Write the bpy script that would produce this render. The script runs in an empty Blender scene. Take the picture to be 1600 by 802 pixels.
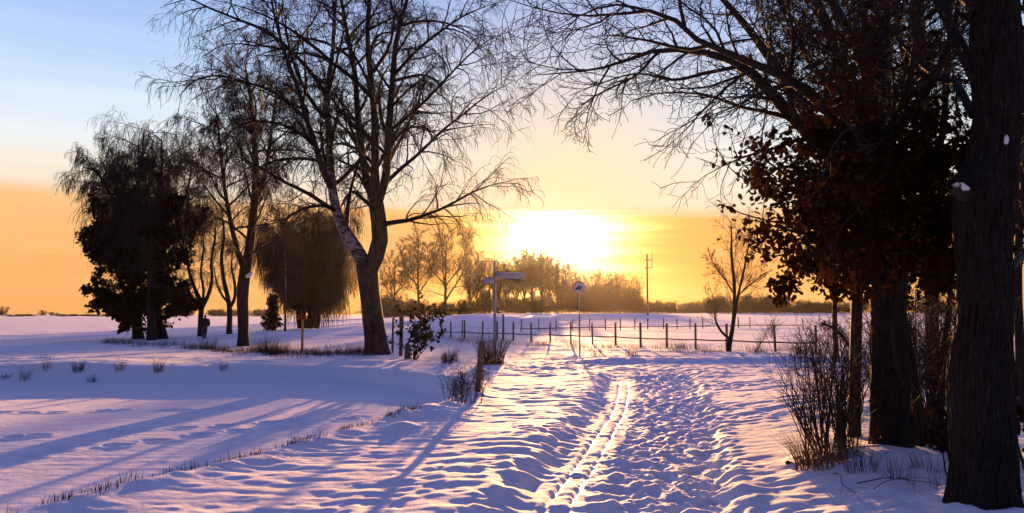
import bpy, math
import numpy as np
from mathutils import Vector, Matrix

SC = bpy.context.scene
COL = SC.collection
R = math.radians

# ------------------------------------------------------------------ camera
CAM_Z = 1.7
FPX, CX, CY, HORIZON = 1200.0, 800.0, 401.0, 489.0
PITCH = math.atan((HORIZON - CY) / FPX)
cd = bpy.data.cameras.new("camera")
cam = bpy.data.objects.new("camera", cd)
COL.objects.link(cam)
cam.location = (0, 0, CAM_Z)
cam.rotation_euler = (math.pi / 2 + PITCH, 0, 0)
cd.sensor_width = 36.0
cd.lens = 36.0 * FPX / 1600.0
cd.clip_start = 0.05
cd.clip_end = 6000
SC.camera = cam

# ------------------------------------------------------------------ sun, sky, exposure
SUN_EL, SUN_AZ = R(5.4), math.atan(70 / 1200.0)         # azimuth to the right of +Y
SUN_DIR = Vector((math.sin(SUN_AZ) * math.cos(SUN_EL), math.cos(SUN_AZ) * math.cos(SUN_EL), math.sin(SUN_EL)))
sl = bpy.data.lights.new("sun", 'SUN')
sl.energy = 2.8
sl.angle = R(0.5)
sl.color = (1.0, 0.47, 0.16)
sun = bpy.data.objects.new("sun", sl)
COL.objects.link(sun)
sun.rotation_euler = (-SUN_DIR).to_track_quat('-Z', 'Y').to_euler()

EXPOSURE = 2.75
SC.view_settings.view_transform = 'Standard'
SC.view_settings.look = 'None'
SC.view_settings.gamma = 1.0
SC.view_settings.use_curve_mapping = False
SC.view_settings.exposure = EXPOSURE
GAIN = 2.0 ** EXPOSURE

SC.render.engine = 'CYCLES'
cy = SC.cycles
cy.max_bounces = 6
cy.diffuse_bounces = 3
cy.glossy_bounces = 2
cy.transmission_bounces = 3
cy.transparent_max_bounces = 8
cy.volume_bounces = 0
cy.use_denoising = True
cy.denoiser = 'OPENIMAGEDENOISE'
cy.sample_clamp_indirect = 4.0


class NT:
    """small helper to write node trees as expressions"""
    def __init__(self, tree):
        self.t = tree
        self.n = tree.nodes
        self.l = tree.links

    def new(self, kind, **kw):
        nd = self.n.new(kind)
        for k, v in kw.items():
            setattr(nd, k, v)
        return nd

    def put(self, sock, v):
        if hasattr(v, 'is_output'):
            self.l.new(v, sock)
        elif v is not None:
            if isinstance(v, (tuple, list)) and len(v) == 3 and sock.type == 'RGBA':
                v = (*v, 1.0)
            sock.default_value = v

    def math(self, op, a, b=None, c=None, clamp=False):
        nd = self.new('ShaderNodeMath', operation=op, use_clamp=clamp)
        for s, v in zip(nd.inputs, (a, b, c)):
            self.put(s, v)
        return nd.outputs[0]

    def vmath(self, op, a, b=None, out=0):
        nd = self.new('ShaderNodeVectorMath', operation=op)
        self.put(nd.inputs[0], a)
        if b is not None:
            self.put(nd.inputs[1], b)
        return nd.outputs[out]

    def mix(self, f, a, b, blend='MIX'):
        nd = self.new('ShaderNodeMix', data_type='RGBA', blend_type=blend)
        self.put(nd.inputs[0], f)
        self.put(nd.inputs[6], a)
        self.put(nd.inputs[7], b)
        return nd.outputs[2]

    def smooth(self, x, a, b, lo=0.0, hi=1.0):
        nd = self.new('ShaderNodeMapRange', interpolation_type='SMOOTHSTEP')
        for i, v in enumerate((x, a, b, lo, hi)):
            self.put(nd.inputs[i], v)
        return nd.outputs[0]

    def ramp(self, x, stops):
        nd = self.new('ShaderNodeValToRGB')
        cr = nd.color_ramp
        while len(cr.elements) < len(stops):
            cr.elements.new(0.5)
        for e, (p, c) in zip(cr.elements, stops):
            e.position = p
            e.color = (*c, 1.0)
        self.put(nd.inputs[0], x)
        return nd.outputs[0]

    def noise(self, vec, scale, detail=3.0, rough=0.5, out=0):
        nd = self.new('ShaderNodeTexNoise')
        self.put(nd.inputs['Vector'], vec)
        nd.inputs['Scale'].default_value = scale
        nd.inputs['Detail'].default_value = detail
        nd.inputs['Roughness'].default_value = rough
        return nd.outputs[out]


world = bpy.data.worlds.new("World")
SC.world = world
world.use_nodes = True
w = NT(world.node_tree)
w.n.clear()
wout = w.new('ShaderNodeOutputWorld')
sky = w.new('ShaderNodeTexSky')
sky.sky_type = 'NISHITA'
sky.sun_disc = False
sky.sun_elevation = SUN_EL
sky.sun_rotation = SUN_AZ
sky.air_density = 1.2
sky.dust_density = 0.6
sky.ozone_density = 2.0
bg_sky = w.new('ShaderNodeBackground')
w.put(bg_sky.inputs[0], sky.outputs[0])
bg_sky.inputs[1].default_value = 0.10
tc = w.new('ShaderNodeTexCoord')
dirv = w.vmath('NORMALIZE', tc.outputs['Generated'])
sep = w.new('ShaderNodeSeparateXYZ')
w.put(sep.inputs[0], dirv)
dz = sep.outputs[2]
# stretched streaks of thin cloud, in sky directions
mp = w.new('ShaderNodeMapping')
mp.inputs['Scale'].default_value = (1.0, 1.0, 9.0)
w.put(mp.inputs[0], dirv)
n1 = w.noise(mp.outputs[0], 3.2, 5.0, 0.55)
mp2 = w.new('ShaderNodeMapping')
mp2.inputs['Scale'].default_value = (0.8, 0.8, 26.0)
w.put(mp2.inputs[0], dirv)
n2 = w.noise(mp2.outputs[0], 4.0, 4.0, 0.5)
wob = w.math('MULTIPLY', w.math('SUBTRACT', n1, 0.5), 0.05)
zc = w.math('ADD', dz, w.math('MULTIPLY', w.math('SUBTRACT', n1, 0.5), 0.055))
zw = w.math('ADD', zc, w.math('MULTIPLY', w.math('SUBTRACT', n2, 0.5), 0.045))
# edge of the cloud bank: straight, a little higher to the left
edge = w.math('ADD', dz, w.math('MULTIPLY', sep.outputs[0], 0.018))
edge = w.math('ADD', edge, w.math('MULTIPLY', w.math('SUBTRACT', n2, 0.5), 0.020))
bank = w.smooth(edge, 0.119, 0.143, 1.0, 0.0)
bank_g = w.smooth(edge, 0.127, 0.136, 1.0, 0.0)
low = w.ramp(w.math('MULTIPLY', zw, 5.0), [(0.0, (0.92, 0.40, 0.12)), (0.35, (0.98, 0.50, 0.18)), (0.75, (0.98, 0.58, 0.26))])
high = w.ramp(zw, [(0.12, (0.96, 0.72, 0.50)), (0.165, (0.95, 0.87, 0.76)), (0.20, (0.88, 0.92, 0.94)), (0.25, (0.68, 0.81, 0.97)),
                   (0.31, (0.48, 0.65, 0.97)), (0.42, (0.27, 0.41, 0.86)), (0.56, (0.115, 0.14, 0.52)), (0.80, (0.078, 0.072, 0.38))])
# thin veil over the sun turns the sky there to peach
sd0 = w.math('MAXIMUM', w.vmath('DOT_PRODUCT', dirv, tuple(SUN_DIR), out=1), 0.0)
veil = w.math('EXPONENT', w.math('MULTIPLY', w.math('SUBTRACT', 1.0, sd0), -2.0 / (0.215 ** 2)))
high = w.mix(w.math('MULTIPLY', veil, 1.1, None, True), high, (0.90, 0.67, 0.45))
col = w.mix(bank, high, low)
# away from the sun the sky dims to dusk blue
hd = w.vmath('DOT_PRODUCT', dirv, (math.sin(SUN_AZ), math.cos(SUN_AZ), 0.0), out=1)
away = w.smooth(hd, 0.6, -0.25, 0.0, 1.0)
dusk = w.ramp(dz, [(0.0, (0.05, 0.045, 0.10)), (0.2, (0.06, 0.055, 0.15)), (0.6, (0.07, 0.08, 0.34))])
col = w.mix(away, col, dusk)
# glow about the sun
sd = w.vmath('DOT_PRODUCT', dirv, tuple(SUN_DIR), out=1)
sd = w.math('MAXIMUM', sd, 0.0)
# horizontally wide glow: exaggerate vertical distance a little
dv = w.math('SUBTRACT', dz, SUN_DIR.z)
q = w.math('ADD', w.math('MULTIPLY', w.math('SUBTRACT', 1.0, sd), 2.0), w.math('MULTIPLY', w.math('MULTIPLY', dv, dv), 1.0))
q = w.math('MULTIPLY', q, w.smooth(n1, 0.3, 0.7, 0.75, 1.3))
q = w.math('MULTIPLY', q, w.smooth(n2, 0.3, 0.7, 0.72, 1.35))
g1 = w.math('EXPONENT', w.math('MULTIPLY', q, -1.0 / (0.071 ** 2)))
g2 = w.math('EXPONENT', w.math('MULTIPLY', q, -1.0 / (0.125 ** 2)))
g3 = w.math('EXPONENT', w.math('MULTIPLY', q, -1.0 / (0.30 ** 2)))
inb = w.math('ADD', w.math('MULTIPLY', bank_g, 0.985), 0.015)
def scaled(c, f):
    nd = w.new('ShaderNodeVectorMath', operation='SCALE')
    nd.inputs[0].default_value = c
    w.put(nd.inputs[3], f)
    return nd.outputs[0]
glow = w.vmath('ADD', scaled((4.0, 3.3, 2.0), w.math('MULTIPLY', g1, inb)), scaled((0.22, 0.16, -0.16), w.math('MULTIPLY', g2, inb)))
glow = w.vmath('ADD', glow, scaled((-0.07, -0.19, -0.13), w.math('MULTIPLY', g3, bank)))
tot = w.vmath('ADD', col, glow)
tot = w.vmath('MAXIMUM', tot, (0.0, 0.0, 0.0))
bg_cl = w.new('ShaderNodeBackground')
w.put(bg_cl.inputs[0], tot)
bg_cl.inputs[1].default_value = 1.0 / GAIN
mixs = w.new('ShaderNodeMixShader')
w.put(mixs.inputs[0], w.smooth(sd, 0.75, 0.15, 0.995, 0.90))
w.l.new(bg_sky.outputs[0], mixs.inputs[1])
w.l.new(bg_cl.outputs[0], mixs.inputs[2])
w.l.new(mixs.outputs[0], wout.inputs[0])


# ------------------------------------------------------------------ numpy helpers
def sstep(x, a, b):
    t = np.clip((x - a) / (b - a), 0, 1)
    return t * t * (3 - 2 * t)

_rp = np.random.RandomState(7)
PERM = np.concatenate([_rp.permutation(512)] * 3)
GR = _rp.uniform(0, 2 * np.pi, 512)
GX, GY = np.cos(GR), np.sin(GR)

def pnoise(x, y, seed=0):
    """2-D Perlin noise, about -0.7..0.7"""
    x = np.asarray(x, float) + seed * 17.31
    y = np.asarray(y, float) + seed * 9.17
    xi = np.floor(x).astype(int)
    yi = np.floor(y).astype(int)
    fx, fy = x - xi, y - yi
    xi &= 511
    yi &= 511
    def g(a, b, dx, dy):
        k = PERM[PERM[a & 511] + (b & 511)]
        return GX[k] * dx + GY[k] * dy
    u = fx * fx * fx * (fx * (fx * 6 - 15) + 10)
    v = fy * fy * fy * (fy * (fy * 6 - 15) + 10)
    a = g(xi, yi, fx, fy)
    b = g(xi + 1, yi, fx - 1, fy)
    c = g(xi, yi + 1, fx, fy - 1)
    d = g(xi + 1, yi + 1, fx - 1, fy - 1)
    return (a + u * (b - a)) * (1 - v) + (c + u * (d - c)) * v

# --- lines on the ground
def ski_x(y):
    return np.interp(y, [-30, 2, 6.5, 10.6, 15, 18, 20, 23, 27], [-7.5, -0.95, 0.13, 1.04, 1.95, 2.46, 2.75, 3.2, 3.7])
def path_w(y):
    return np.interp(y, [-30, 4, 6.5, 10.6, 18, 22, 26], [1.6, 1.62, 1.64, 1.74, 1.77, 2.1, 3.6])
def edge_x(y):
    return np.interp(y, [-30, 0, 6.6, 12.9, 16.6, 19, 21.5, 23.5, 26], [-17, -6.5, -4.06, -1.72, -0.75, -0.95, -2.2, -4.2, -9])

BUMPS = [(4.15, 8.5, 0.75, 0.10), (3.6, 8.3, 0.5, 0.06), (3.9, 6.2, 0.55, 0.08), (3.45, 7.8, 0.7, 0.05), (-1.60, 11.3, 0.30, 0.10), (-1.95, 12.6, 0.25, 0.09), (-1.2, 13.3, 0.4, 0.08), (-8.6, 26.2, 1.6, 0.10),
         (-14, 25.5, 1.8, 0.14), (-1.2, 16.0, 0.6, 0.10), (-4.9, 26.0, 0.9, 0.10)]

def ground_h(x, y, fine=True):
    x = np.asarray(x, float)
    y = np.asarray(y, float)
    h = np.zeros(np.broadcast(x, y).shape)
    # far field rises to the wood; left side lies a bit lower
    h += 1.55 * sstep(y, 50, 205) * sstep(x, -60, -5)
    h += -0.35 * sstep(y, 28, 50) * sstep(x, -6, -18)
    h += 0.75 * np.exp(-((x + 12.5) / 9.0) ** 2 - ((y - 66) / 13.0) ** 2)
    # low field on the left of the verge, bank behind it
    v = x - edge_x(y) + 0.10 * pnoise(x * 0.8, y * 0.8, 3)
    bl = 24.2 + 0.5 * pnoise(x * 0.25, 0 * y, 5)
    F = sstep(v, 0.05, -0.75) * (1 - sstep(y, bl - 0.9, bl + 0.5))
    h += -0.36 * F
    lipw = np.exp(-((v - 0.12) / 0.22) ** 2) * (1 - sstep(y, 20, 23))
    h += 0.05 * lipw * (1 + pnoise(x * 2, y * 2, 8))
    # path hollow
    u = x - ski_x(y)
    pw = path_w(y)
    jit = 0.12 * pnoise(x * 2.1, y * 2.1, 11)
    inpath = sstep(u + jit, -0.62, -0.14) * (1 - sstep(u - pw + jit, -0.15, 0.25))
    fadep = 1 - sstep(y, 20, 25)
    h += -0.11 * inpath * fadep
    # shoulder left of the track, rise on the right verge
    h += 0.05 * np.exp(-((u + 0.85) / 0.6) ** 2) * fadep
    h += 0.16 * sstep(u - pw, 0.1, 2.2) * (1 - sstep(y, 14, 24))
    # drifted snow round the crossing, its ridge raised to cast a band of shade
    h += 0.15 * np.exp(-((y - 27.2 - 0.06 * x) / 0.9) ** 2) * sstep(x, 0.5, 4)
    for bx, by, br, bh in BUMPS:
        h += bh * np.exp(-((x - bx) ** 2 + (y - by) ** 2) / br ** 2)
    # broad undulation
    sm = 1 - 0.75 * F
    h += 0.10 * pnoise(x * 0.12, y * 0.12, 1) * sstep(y, 4, 20)
    h += 0.055 * pnoise(x * 0.30 + 0.1 * y, y * 0.42, 2) * sm
    if fine:
        near = 1 - sstep(y, 30, 80)
        rip = 0.034 * pnoise(x * 0.75, y * 1.15, 4) + 0.024 * pnoise(x * 1.9 - 0.4 * y, y * 3.1, 6)
        rip += 0.011 * np.tanh(7 * pnoise(x * 1.3 + 0.5 * y, y * 3.6, 31)) * near + 0.007 * np.tanh(6 * pnoise(x * 2.8 - 0.8 * y, y * 6.5, 32)) * near
        rip += 0.016 * pnoise(x * 4.6, y * 7.5, 7) * near
        cal = 1 - 0.78 * F
        insk = sstep(u, -0.12, -0.04) * (1 - sstep(u, 0.29, 0.36)) * fadep
        h += F * 0.014 * np.clip(20 - y, 0, 14) - 0.06 * F
        h += 0.0026 * F * np.tanh(5 * pnoise(x * 0.9 + 0.2 * y, y * 4.6, 71)) + 0.0025 * F * pnoise(x * 5, y * 9, 72)
        vary = 0.35 + 1.3 * np.clip(0.5 + 1.2 * pnoise(x * 0.33, y * 0.28, 91), 0, 1)
        h += 0.60 * vary * rip * cal * (1 - 0.45 * inpath * fadep) * (1 - 0.85 * insk) * np.where(y > 60, 0.5, 1.0)
        # footprints: trampled lane and scattered prints
        tr = inpath * fadep * sstep(u, 0.32, 0.5)
        fp = 0.045 * pnoise(x * 3.4, y * 3.2, 12) + 0.050 * np.tanh(2.5 * pnoise(x * 5.6, y * 4.6, 13)) * 0.6 + 0.030 * pnoise(x * 10, y * 9.5, 33) + 0.018 * pnoise(x * 19, y * 19, 14)
        h += fp * np.maximum(tr, 0.28 * insk * inpath)
        lip = 0.75 * np.exp(-((u + 0.38) / 0.22) ** 2) + 0.8 * np.exp(-((u - pw - 0.05) / 0.25) ** 2)
        h += lip * fadep * (0.06 * pnoise(x * 3.0, y * 3.4, 15) + 0.05 * pnoise(x * 6.5, y * 7, 16)) * (1 - insk)
        rough = np.clip(pnoise(x * 0.5, y * 0.5, 20) * 2.2, 0, 1) * near * (1 - 0.6 * F)
        h += rough * (0.04 * pnoise(x * 4.2, y * 4.2, 21) + 0.02 * pnoise(x * 9, y * 9, 23))
        xr = sstep(y, 20, 24) * (1 - sstep(y, 29, 33)) * sstep(x, -2, 2)
        h += xr * 0.05 * pnoise(x * 2.6, y * 3.6, 22)
        for off in (0.02, 0.235):
            gr = np.exp(-((u - off) / 0.029) ** 4) * (1 - sstep(y, 19.0, 20.5))
            h += -(0.020 + 0.014 * pnoise(x * 1.5, y * 1.2, 82)) * gr
        h += 0.006 * insk * pnoise(x * 5, y * 2.5, 61)
        # prints wandering across the low field
        for k, (ax, ay, bx, by) in enumerate([(-9, 12, -2.5, 15.5), (-8.5, 9.0, -3.5, 14.5), (-11, 16, -6, 17)]):
            L = math.hypot(bx - ax, by - ay)
            n = int(L / 0.62)
            for i in range(n):
                t = (i + 0.5) / n
                px = ax + (bx - ax) * t + (0.1 if i % 2 else -0.1) + 0.12 * math.sin(i * 2.3 + k)
                py = ay + (by - ay) * t + 0.12 * math.cos(i * 1.7)
                m = (np.abs(x - px) < 0.5) & (np.abs(y - py) < 0.5)
                if np.any(m):
                    d2 = ((x - px) / 0.17) ** 2 + ((y - py) / 0.14) ** 2
                    h = np.where(m, h - 0.055 * np.exp(-d2 ** 1.5) + 0.02 * np.exp(-((np.sqrt(d2) - 1.5) / 0.4) ** 2), h)
    return h

def gz(x, y):
    """height of the built ground sheet (bilinear)"""
    i = int(np.clip(np.searchsorted(xs, x) - 1, 0, len(xs) - 2))
    j = int(np.clip(np.searchsorted(ys, y) - 1, 0, len(ys) - 2))
    u, v = (x - xs[i]) / (xs[i + 1] - xs[i]), (y - ys[j]) / (ys[j + 1] - ys[j])
    return float((GZZ[j, i] * (1 - u) + GZZ[j, i + 1] * u) * (1 - v) + (GZZ[j + 1, i] * (1 - u) + GZZ[j + 1, i + 1] * u) * v)

def ray(px, py):
    a, b = (px - CX) / FPX, (CY - py) / FPX
    c, s = math.cos(PITCH), math.sin(PITCH)
    return a, c - b * s, s + b * c

AT_T = 3.0 * 1.003 ** np.arange(1900)
def at(px, py):
    """ground point seen at a pixel of the photograph"""
    dx, dy, dzz = ray(px, py)
    hit = CAM_Z + dzz * AT_T <= ground_h(dx * AT_T, dy * AT_T, False)
    t = AT_T[int(np.argmax(hit))] if hit.any() else 600.0
    x, y = dx * t, dy * t
    return Vector((x, y, gz(x, y)))

def on(px, Y):
    """ground point at distance Y in the direction of a pixel column"""
    x = (px - CX) / FPX * Y / math.cos(PITCH)
    return Vector((x, Y, gz(x, Y)))

def W(px, py, Y):
    dx, dy, dzz = ray(px, py)
    t = Y / dy
    return np.array((dx * t, Y, CAM_Z + dzz * t))

# ------------------------------------------------------------------ mesh helpers
def mesh_quads(name, V, Q, smooth=True):
    me = bpy.data.meshes.new(name)
    V = np.ascontiguousarray(V, dtype=np.float32)
    Q = np.ascontiguousarray(Q, dtype=np.int32)
    me.vertices.add(len(V))
    me.vertices.foreach_set('co', V.ravel())
    me.loops.add(Q.size)
    me.loops.foreach_set('vertex_index', Q.ravel())
    me.polygons.add(len(Q))
    me.polygons.foreach_set('loop_start', np.arange(0, Q.size, Q.shape[1], dtype=np.int32))
    if smooth:
        me.polygons.foreach_set('use_smooth', np.ones(len(Q), dtype=bool))
    me.update(calc_edges=True)
    return me

def tubes(P, Rr, S):
    """P (N,K,3) polylines with radii (N,K) -> verts, quads"""
    N, K = P.shape[:2]
    T = np.empty_like(P)
    T[:, 1:-1] = P[:, 2:] - P[:, :-2]
    T[:, 0] = P[:, 1] - P[:, 0]
    T[:, -1] = P[:, -1] - P[:, -2]
    T /= np.linalg.norm(T, axis=2, keepdims=True) + 1e-9
    ref = np.where(np.abs(T[:, 0, 2:3]) > 0.8, np.array([[1.0, 0, 0]]), np.array([[0, 0, 1.0]]))
    u = np.cross(T[:, 0], ref)
    u /= np.linalg.norm(u, axis=1, keepdims=True) + 1e-9
    U = np.empty_like(P)
    for k in range(K):
        u = u - (u * T[:, k]).sum(1, keepdims=True) * T[:, k]
        u /= np.linalg.norm(u, axis=1, keepdims=True) + 1e-9
        U[:, k] = u
    Vv = np.cross(T, U)
    a = np.arange(S) * 2 * np.pi / S
    V = P[:, :, None, :] + Rr[:, :, None, None] * (np.cos(a)[None, None, :, None] * U[:, :, None, :] + np.sin(a)[None, None, :, None] * Vv[:, :, None, :])
    base = (np.arange(N) * K * S)[:, None, None] + (np.arange(K - 1) * S)[None, :, None]
    i = np.arange(S)[None, None, :]
    j = (np.arange(S) + 1)[None, None, :] % S
    Q = np.stack([base + i, base + j, base + S + j, base + S + i], axis=-1).reshape(-1, 4)
    return V.reshape(-1, 3), Q

def merge(parts):
    Vs, Qs, o = [], [], 0
    for V, Q in parts:
        Vs.append(V)
        Qs.append(Q + o)
        o += len(V)
    return np.concatenate(Vs), np.concatenate(Qs)

def perp(T):
    ref = np.where(np.abs(T[:, 2:3]) > 0.85, np.array([[1.0, 0, 0]]), np.array([[0, 0, 1.0]]))
    u = np.cross(T, ref)
    u /= np.linalg.norm(u, axis=1, keepdims=True) + 1e-9
    return u, np.cross(T, u)

def spawn(P, Rr, n, rng, t0=0.2, t1=1.0, lr=0.45, fall=0.5, ang=(35, 60), K=6, up=0.0, droop=0.0, wob=0.15,
          rr=0.012, rtip=0.003, lmax=99, lmin=0.05, out=None, bias=None):
    N, Kp = P.shape[:2]
    idx = np.repeat(np.arange(N), n)
    i = np.tile(np.arange(n), N)
    M = N * n
    t = t0 + (t1 - t0) * (i + rng.uniform(0, 1, M)) / n
    f = np.clip(t, 0, 0.999) * (Kp - 1)
    k = f.astype(int)
    fr = (f - k)[:, None]
    pos = P[idx, k] * (1 - fr) + P[idx, k + 1] * fr
    T = P[idx, k + 1] - P[idx, k]
    T /= np.linalg.norm(T, axis=1, keepdims=True) + 1e-9
    rp = Rr[idx, k] * (1 - fr[:, 0]) + Rr[idx, k + 1] * fr[:, 0]
    plen = np.linalg.norm(np.diff(P, axis=1), axis=2).sum(1)
    L = np.clip(plen[idx] * lr * (1 - fall * t) * rng.uniform(0.55, 1.2, M), lmin, lmax)
    az = rng.uniform(0, 6.28, N)[idx] + 2.4 * i + rng.uniform(-0.5, 0.5, M)
    an = np.radians(rng.uniform(ang[0], ang[1], M))
    u, v = perp(T)
    d = np.cos(an)[:, None] * T + np.sin(an)[:, None] * (np.cos(az)[:, None] * u + np.sin(az)[:, None] * v)
    if bias is not None:
        d = d + np.array(bias)
        d /= np.linalg.norm(d, axis=1, keepdims=True)
    C = np.empty((M, K, 3))
    C[:, 0] = pos
    nz = rng.normal(0, wob, (M, 3))
    for s in range(1, K):
        q = s / (K - 1)
        nz = 0.55 * nz + rng.normal(0, wob, (M, 3))
        d = d + nz
        d[:, 2] += up / K - droop * q * 2.0 / K
        d /= np.linalg.norm(d, axis=1, keepdims=True) + 1e-9
        C[:, s] = C[:, s - 1] + d * (L / (K - 1))[:, None]
    r0 = np.minimum(rp * 0.8, rr * L + rtip)
    q = np.linspace(0, 1, K)[None, :]
    RC = np.maximum(r0[:, None] * (1 - q) ** 0.8, rtip)
    return C, RC

def smooth_line(pts, K):
    """Catmull-Rom through points (any width), K samples"""
    p = np.asarray(pts, float)
    n = len(p)
    s = np.concatenate([[0], np.cumsum(np.linalg.norm(np.diff(p[:, :3], axis=0), axis=1))])
    q = np.linspace(0, s[-1], K)
    m = np.gradient(p, s, axis=0) if n > 2 else np.repeat((p[1:] - p[:1]) / (s[1]), 2, axis=0)
    k = np.clip(np.searchsorted(s, q, side='right') - 1, 0, n - 2)
    h = (s[k + 1] - s[k])[:, None]
    t = ((q - s[k])[:, None]) / h
    return ((2 * t**3 - 3 * t**2 + 1) * p[k] + (t**3 - 2 * t**2 + t) * h * m[k] + (-2 * t**3 + 3 * t**2) * p[k + 1] + (t**3 - t**2) * h * m[k + 1])

def pline(pts, D, K=14):
    """stem traced at its own distance: (px, py, depth offset, width in px)"""
    q = []
    for px, py, dy, wd in pts:
        Y = D + dy
        q.append((*W(px, py, Y), 0.5 * wd * Y / FPX))
    s = smooth_line(q, K)
    return s[:, :3], np.maximum(s[:, 3], 0.004)

def auto_stem(base, H, r0, rng, lean=(0, 0), K=12, wob=0.05, rtip=0.015):
    q = np.linspace(0, 1, K)
    x = base[0] + lean[0] * q ** 1.2 + np.cumsum(rng.normal(0, wob * H / K, K)) * (q > 0)
    y = base[1] + lean[1] * q ** 1.2 + np.cumsum(rng.normal(0, wob * H / K, K)) * (q > 0)
    z = base[2] - 0.15 + (H + 0.15) * q
    r = r0 * (1 - q) ** 0.85 + rtip
    r[0] *= 1.3
    return np.stack([x, y, z], 1), r

def stackK(lines, K):
    P = np.stack([smooth_line(np.c_[p, r], K) for p, r in lines])
    return P[:, :, :3], np.maximum(P[:, :, 3], 0.003)

def leaf_cloud(pos, dirs, size, rng, lobes=True, flat=0.0):
    """lobed leaves: strips of quads either side of a midrib"""
    N = len(pos)
    prof = np.array([0.04, 0.26, 0.16, 0.42, 0.26, 0.46, 0.28, 0.30, 0.05]) if lobes else np.array([0.03, 0.22, 0.34, 0.36, 0.28, 0.14, 0.02])
    n = len(prof)
    L = size * rng.uniform(0.6, 1.25, N)
    d = dirs / (np.linalg.norm(dirs, axis=1, keepdims=True) + 1e-9)
    rnd = rng.normal(0, 1, (N, 3))
    side = np.cross(d, rnd)
    side /= np.linalg.norm(side, axis=1, keepdims=True) + 1e-9
    nrm = np.cross(d, side)
    t = np.linspace(0, 1, n)
    curl = rng.uniform(-0.65, 0.65, N)
    fold = rng.uniform(0.1, 0.7, N)
    V = np.empty((N, n, 3, 3))
    mid = pos[:, None, :] + d[:, None, :] * (L[:, None] * t)[:, :, None] + nrm[:, None, :] * (L[:, None] * curl[:, None] * t ** 2)[:, :, None]
    wd = (L[:, None] * prof[None, :])[:, :, None]
    V[:, :, 1] = mid
    V[:, :, 0] = mid - side[:, None, :] * wd + nrm[:, None, :] * wd * fold[:, None, None]
    V[:, :, 2] = mid + side[:, None, :] * wd + nrm[:, None, :] * wd * fold[:, None, None]
    b = (np.arange(N) * n * 3)[:, None, None] + (np.arange(n - 1) * 3)[None, :, None] + np.arange(2)[None, None, :]
    Q = np.stack([b, b + 1, b + 4, b + 3], -1).reshape(-1, 4)
    return V.reshape(-1, 3), Q

# ------------------------------------------------------------------ object helpers
def tag(o, label=None, cat=None, group=None, kind=None):
    if label: o['label'] = label
    if cat: o['category'] = cat
    if group: o['group'] = group
    if kind: o['kind'] = kind
    return o

def empty(name, loc, label=None, cat=None, group=None):
    o = bpy.data.objects.new(name, None)
    COL.objects.link(o)
    o.empty_display_size = 0.2
    o.location = loc
    return tag(o, label, cat, group)

def part(name, VQ, mat, parent=None, smooth=True, label=None):
    """mesh object; world-space vertices, made local to the parent Empty"""
    V, Q = VQ
    off = np.zeros(3)
    if parent is not None:
        off = np.array(world_loc(parent))
    me = mesh_quads(name, V - off, Q, smooth)
    me.materials.append(mat)
    o = bpy.data.objects.new(name, me)
    COL.objects.link(o)
    if parent is not None:
        o.parent = parent
    if label: o['label'] = label
    return o

def world_loc(o):
    v = Vector((0, 0, 0))
    while o is not None:
        v = v + o.location
        o = o.parent
    return v

def solo(name, VQ, mat, loc, label, cat, group=None, smooth=True, kind=None):
    V, Q = VQ
    me = mesh_quads(name, V - np.array(loc), Q, smooth)
    me.materials.append(mat)
    o = bpy.data.objects.new(name, me)
    COL.objects.link(o)
    o.location = loc
    return tag(o, label, cat, group, kind)

def copy_tree(root, loc, rz=0.0, scale=1.0, label=None):
    r = root.copy()
    COL.objects.link(r)
    r.location = loc
    r.rotation_euler = (0, 0, rz)
    r.scale = (scale,) * 3 if not isinstance(scale, tuple) else scale
    if label: r['label'] = label
    for ch in list(root.children):
        c = ch.copy()
        COL.objects.link(c)
        c.parent = r
    return r

def box(c, sx, sy, sz, rot=None):
    v = np.array([(x, y, z) for x in (-.5, .5) for y in (-.5, .5) for z in (-.5, .5)]) * (sx, sy, sz)
    if rot is not None:
        v = v @ np.array(rot.to_3x3()).T
    q = np.array([(0, 1, 3, 2), (4, 6, 7, 5), (0, 4, 5, 1), (2, 3, 7, 6), (0, 2, 6, 4), (1, 5, 7, 3)])
    return v + np.array(c), q

def disc_cap(c, r, n=14, z=0.0, dome=0.0):
    """closed rounded top as quads: rings shrinking to a small ring"""
    rings = [(1.0, 0.0), (0.8, 0.55), (0.45, 0.9), (0.05, 1.0)]
    V = []
    a = np.arange(n) * 2 * np.pi / n
    for s, zz in rings:
        V.append(np.c_[c[0] + r * s * np.cos(a), c[1] + r * s * np.sin(a), np.full(n, c[2] + dome * zz)])
    Q = []
    for k in range(len(rings) - 1):
        for i in range(n):
            j = (i + 1) % n
            Q.append((k * n + i, k * n + j, (k + 1) * n + j, (k + 1) * n + i))
    return np.concatenate(V), np.array(Q)

# ------------------------------------------------------------------ materials
def material(name, rough=0.85, spec=0.3):
    m = bpy.data.materials.new(name)
    m.use_nodes = True
    t = NT(m.node_tree)
    b = t.n['Principled BSDF']
    b.inputs['Roughness'].default_value = rough
    b.inputs['Specular IOR Level'].default_value = spec
    return m, t, b

def bark(name, c1, c2, scale=8.0, stretch=0.22, bump=0.6, dist=0.02, rough=0.9):
    m, t, b = material(name, rough, 0.15)
    tcx = t.new('ShaderNodeTexCoord')
    mpx = t.new('ShaderNodeMapping')
    mpx.inputs['Scale'].default_value = (1, 1, stretch)
    t.put(mpx.inputs[0], tcx.outputs['Object'])
    n = t.noise(mpx.outputs[0], scale, 6.0, 0.65)
    t.put(b.inputs['Base Color'], t.ramp(n, [(0.35, c1), (0.68, c2)]))
    bp = t.new('ShaderNodeBump')
    bp.inputs['Strength'].default_value = bump
    bp.inputs['Distance'].default_value = dist
    t.put(bp.inputs['Height'], n)
    t.put(b.inputs['Normal'], bp.outputs[0])
    return m

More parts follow.
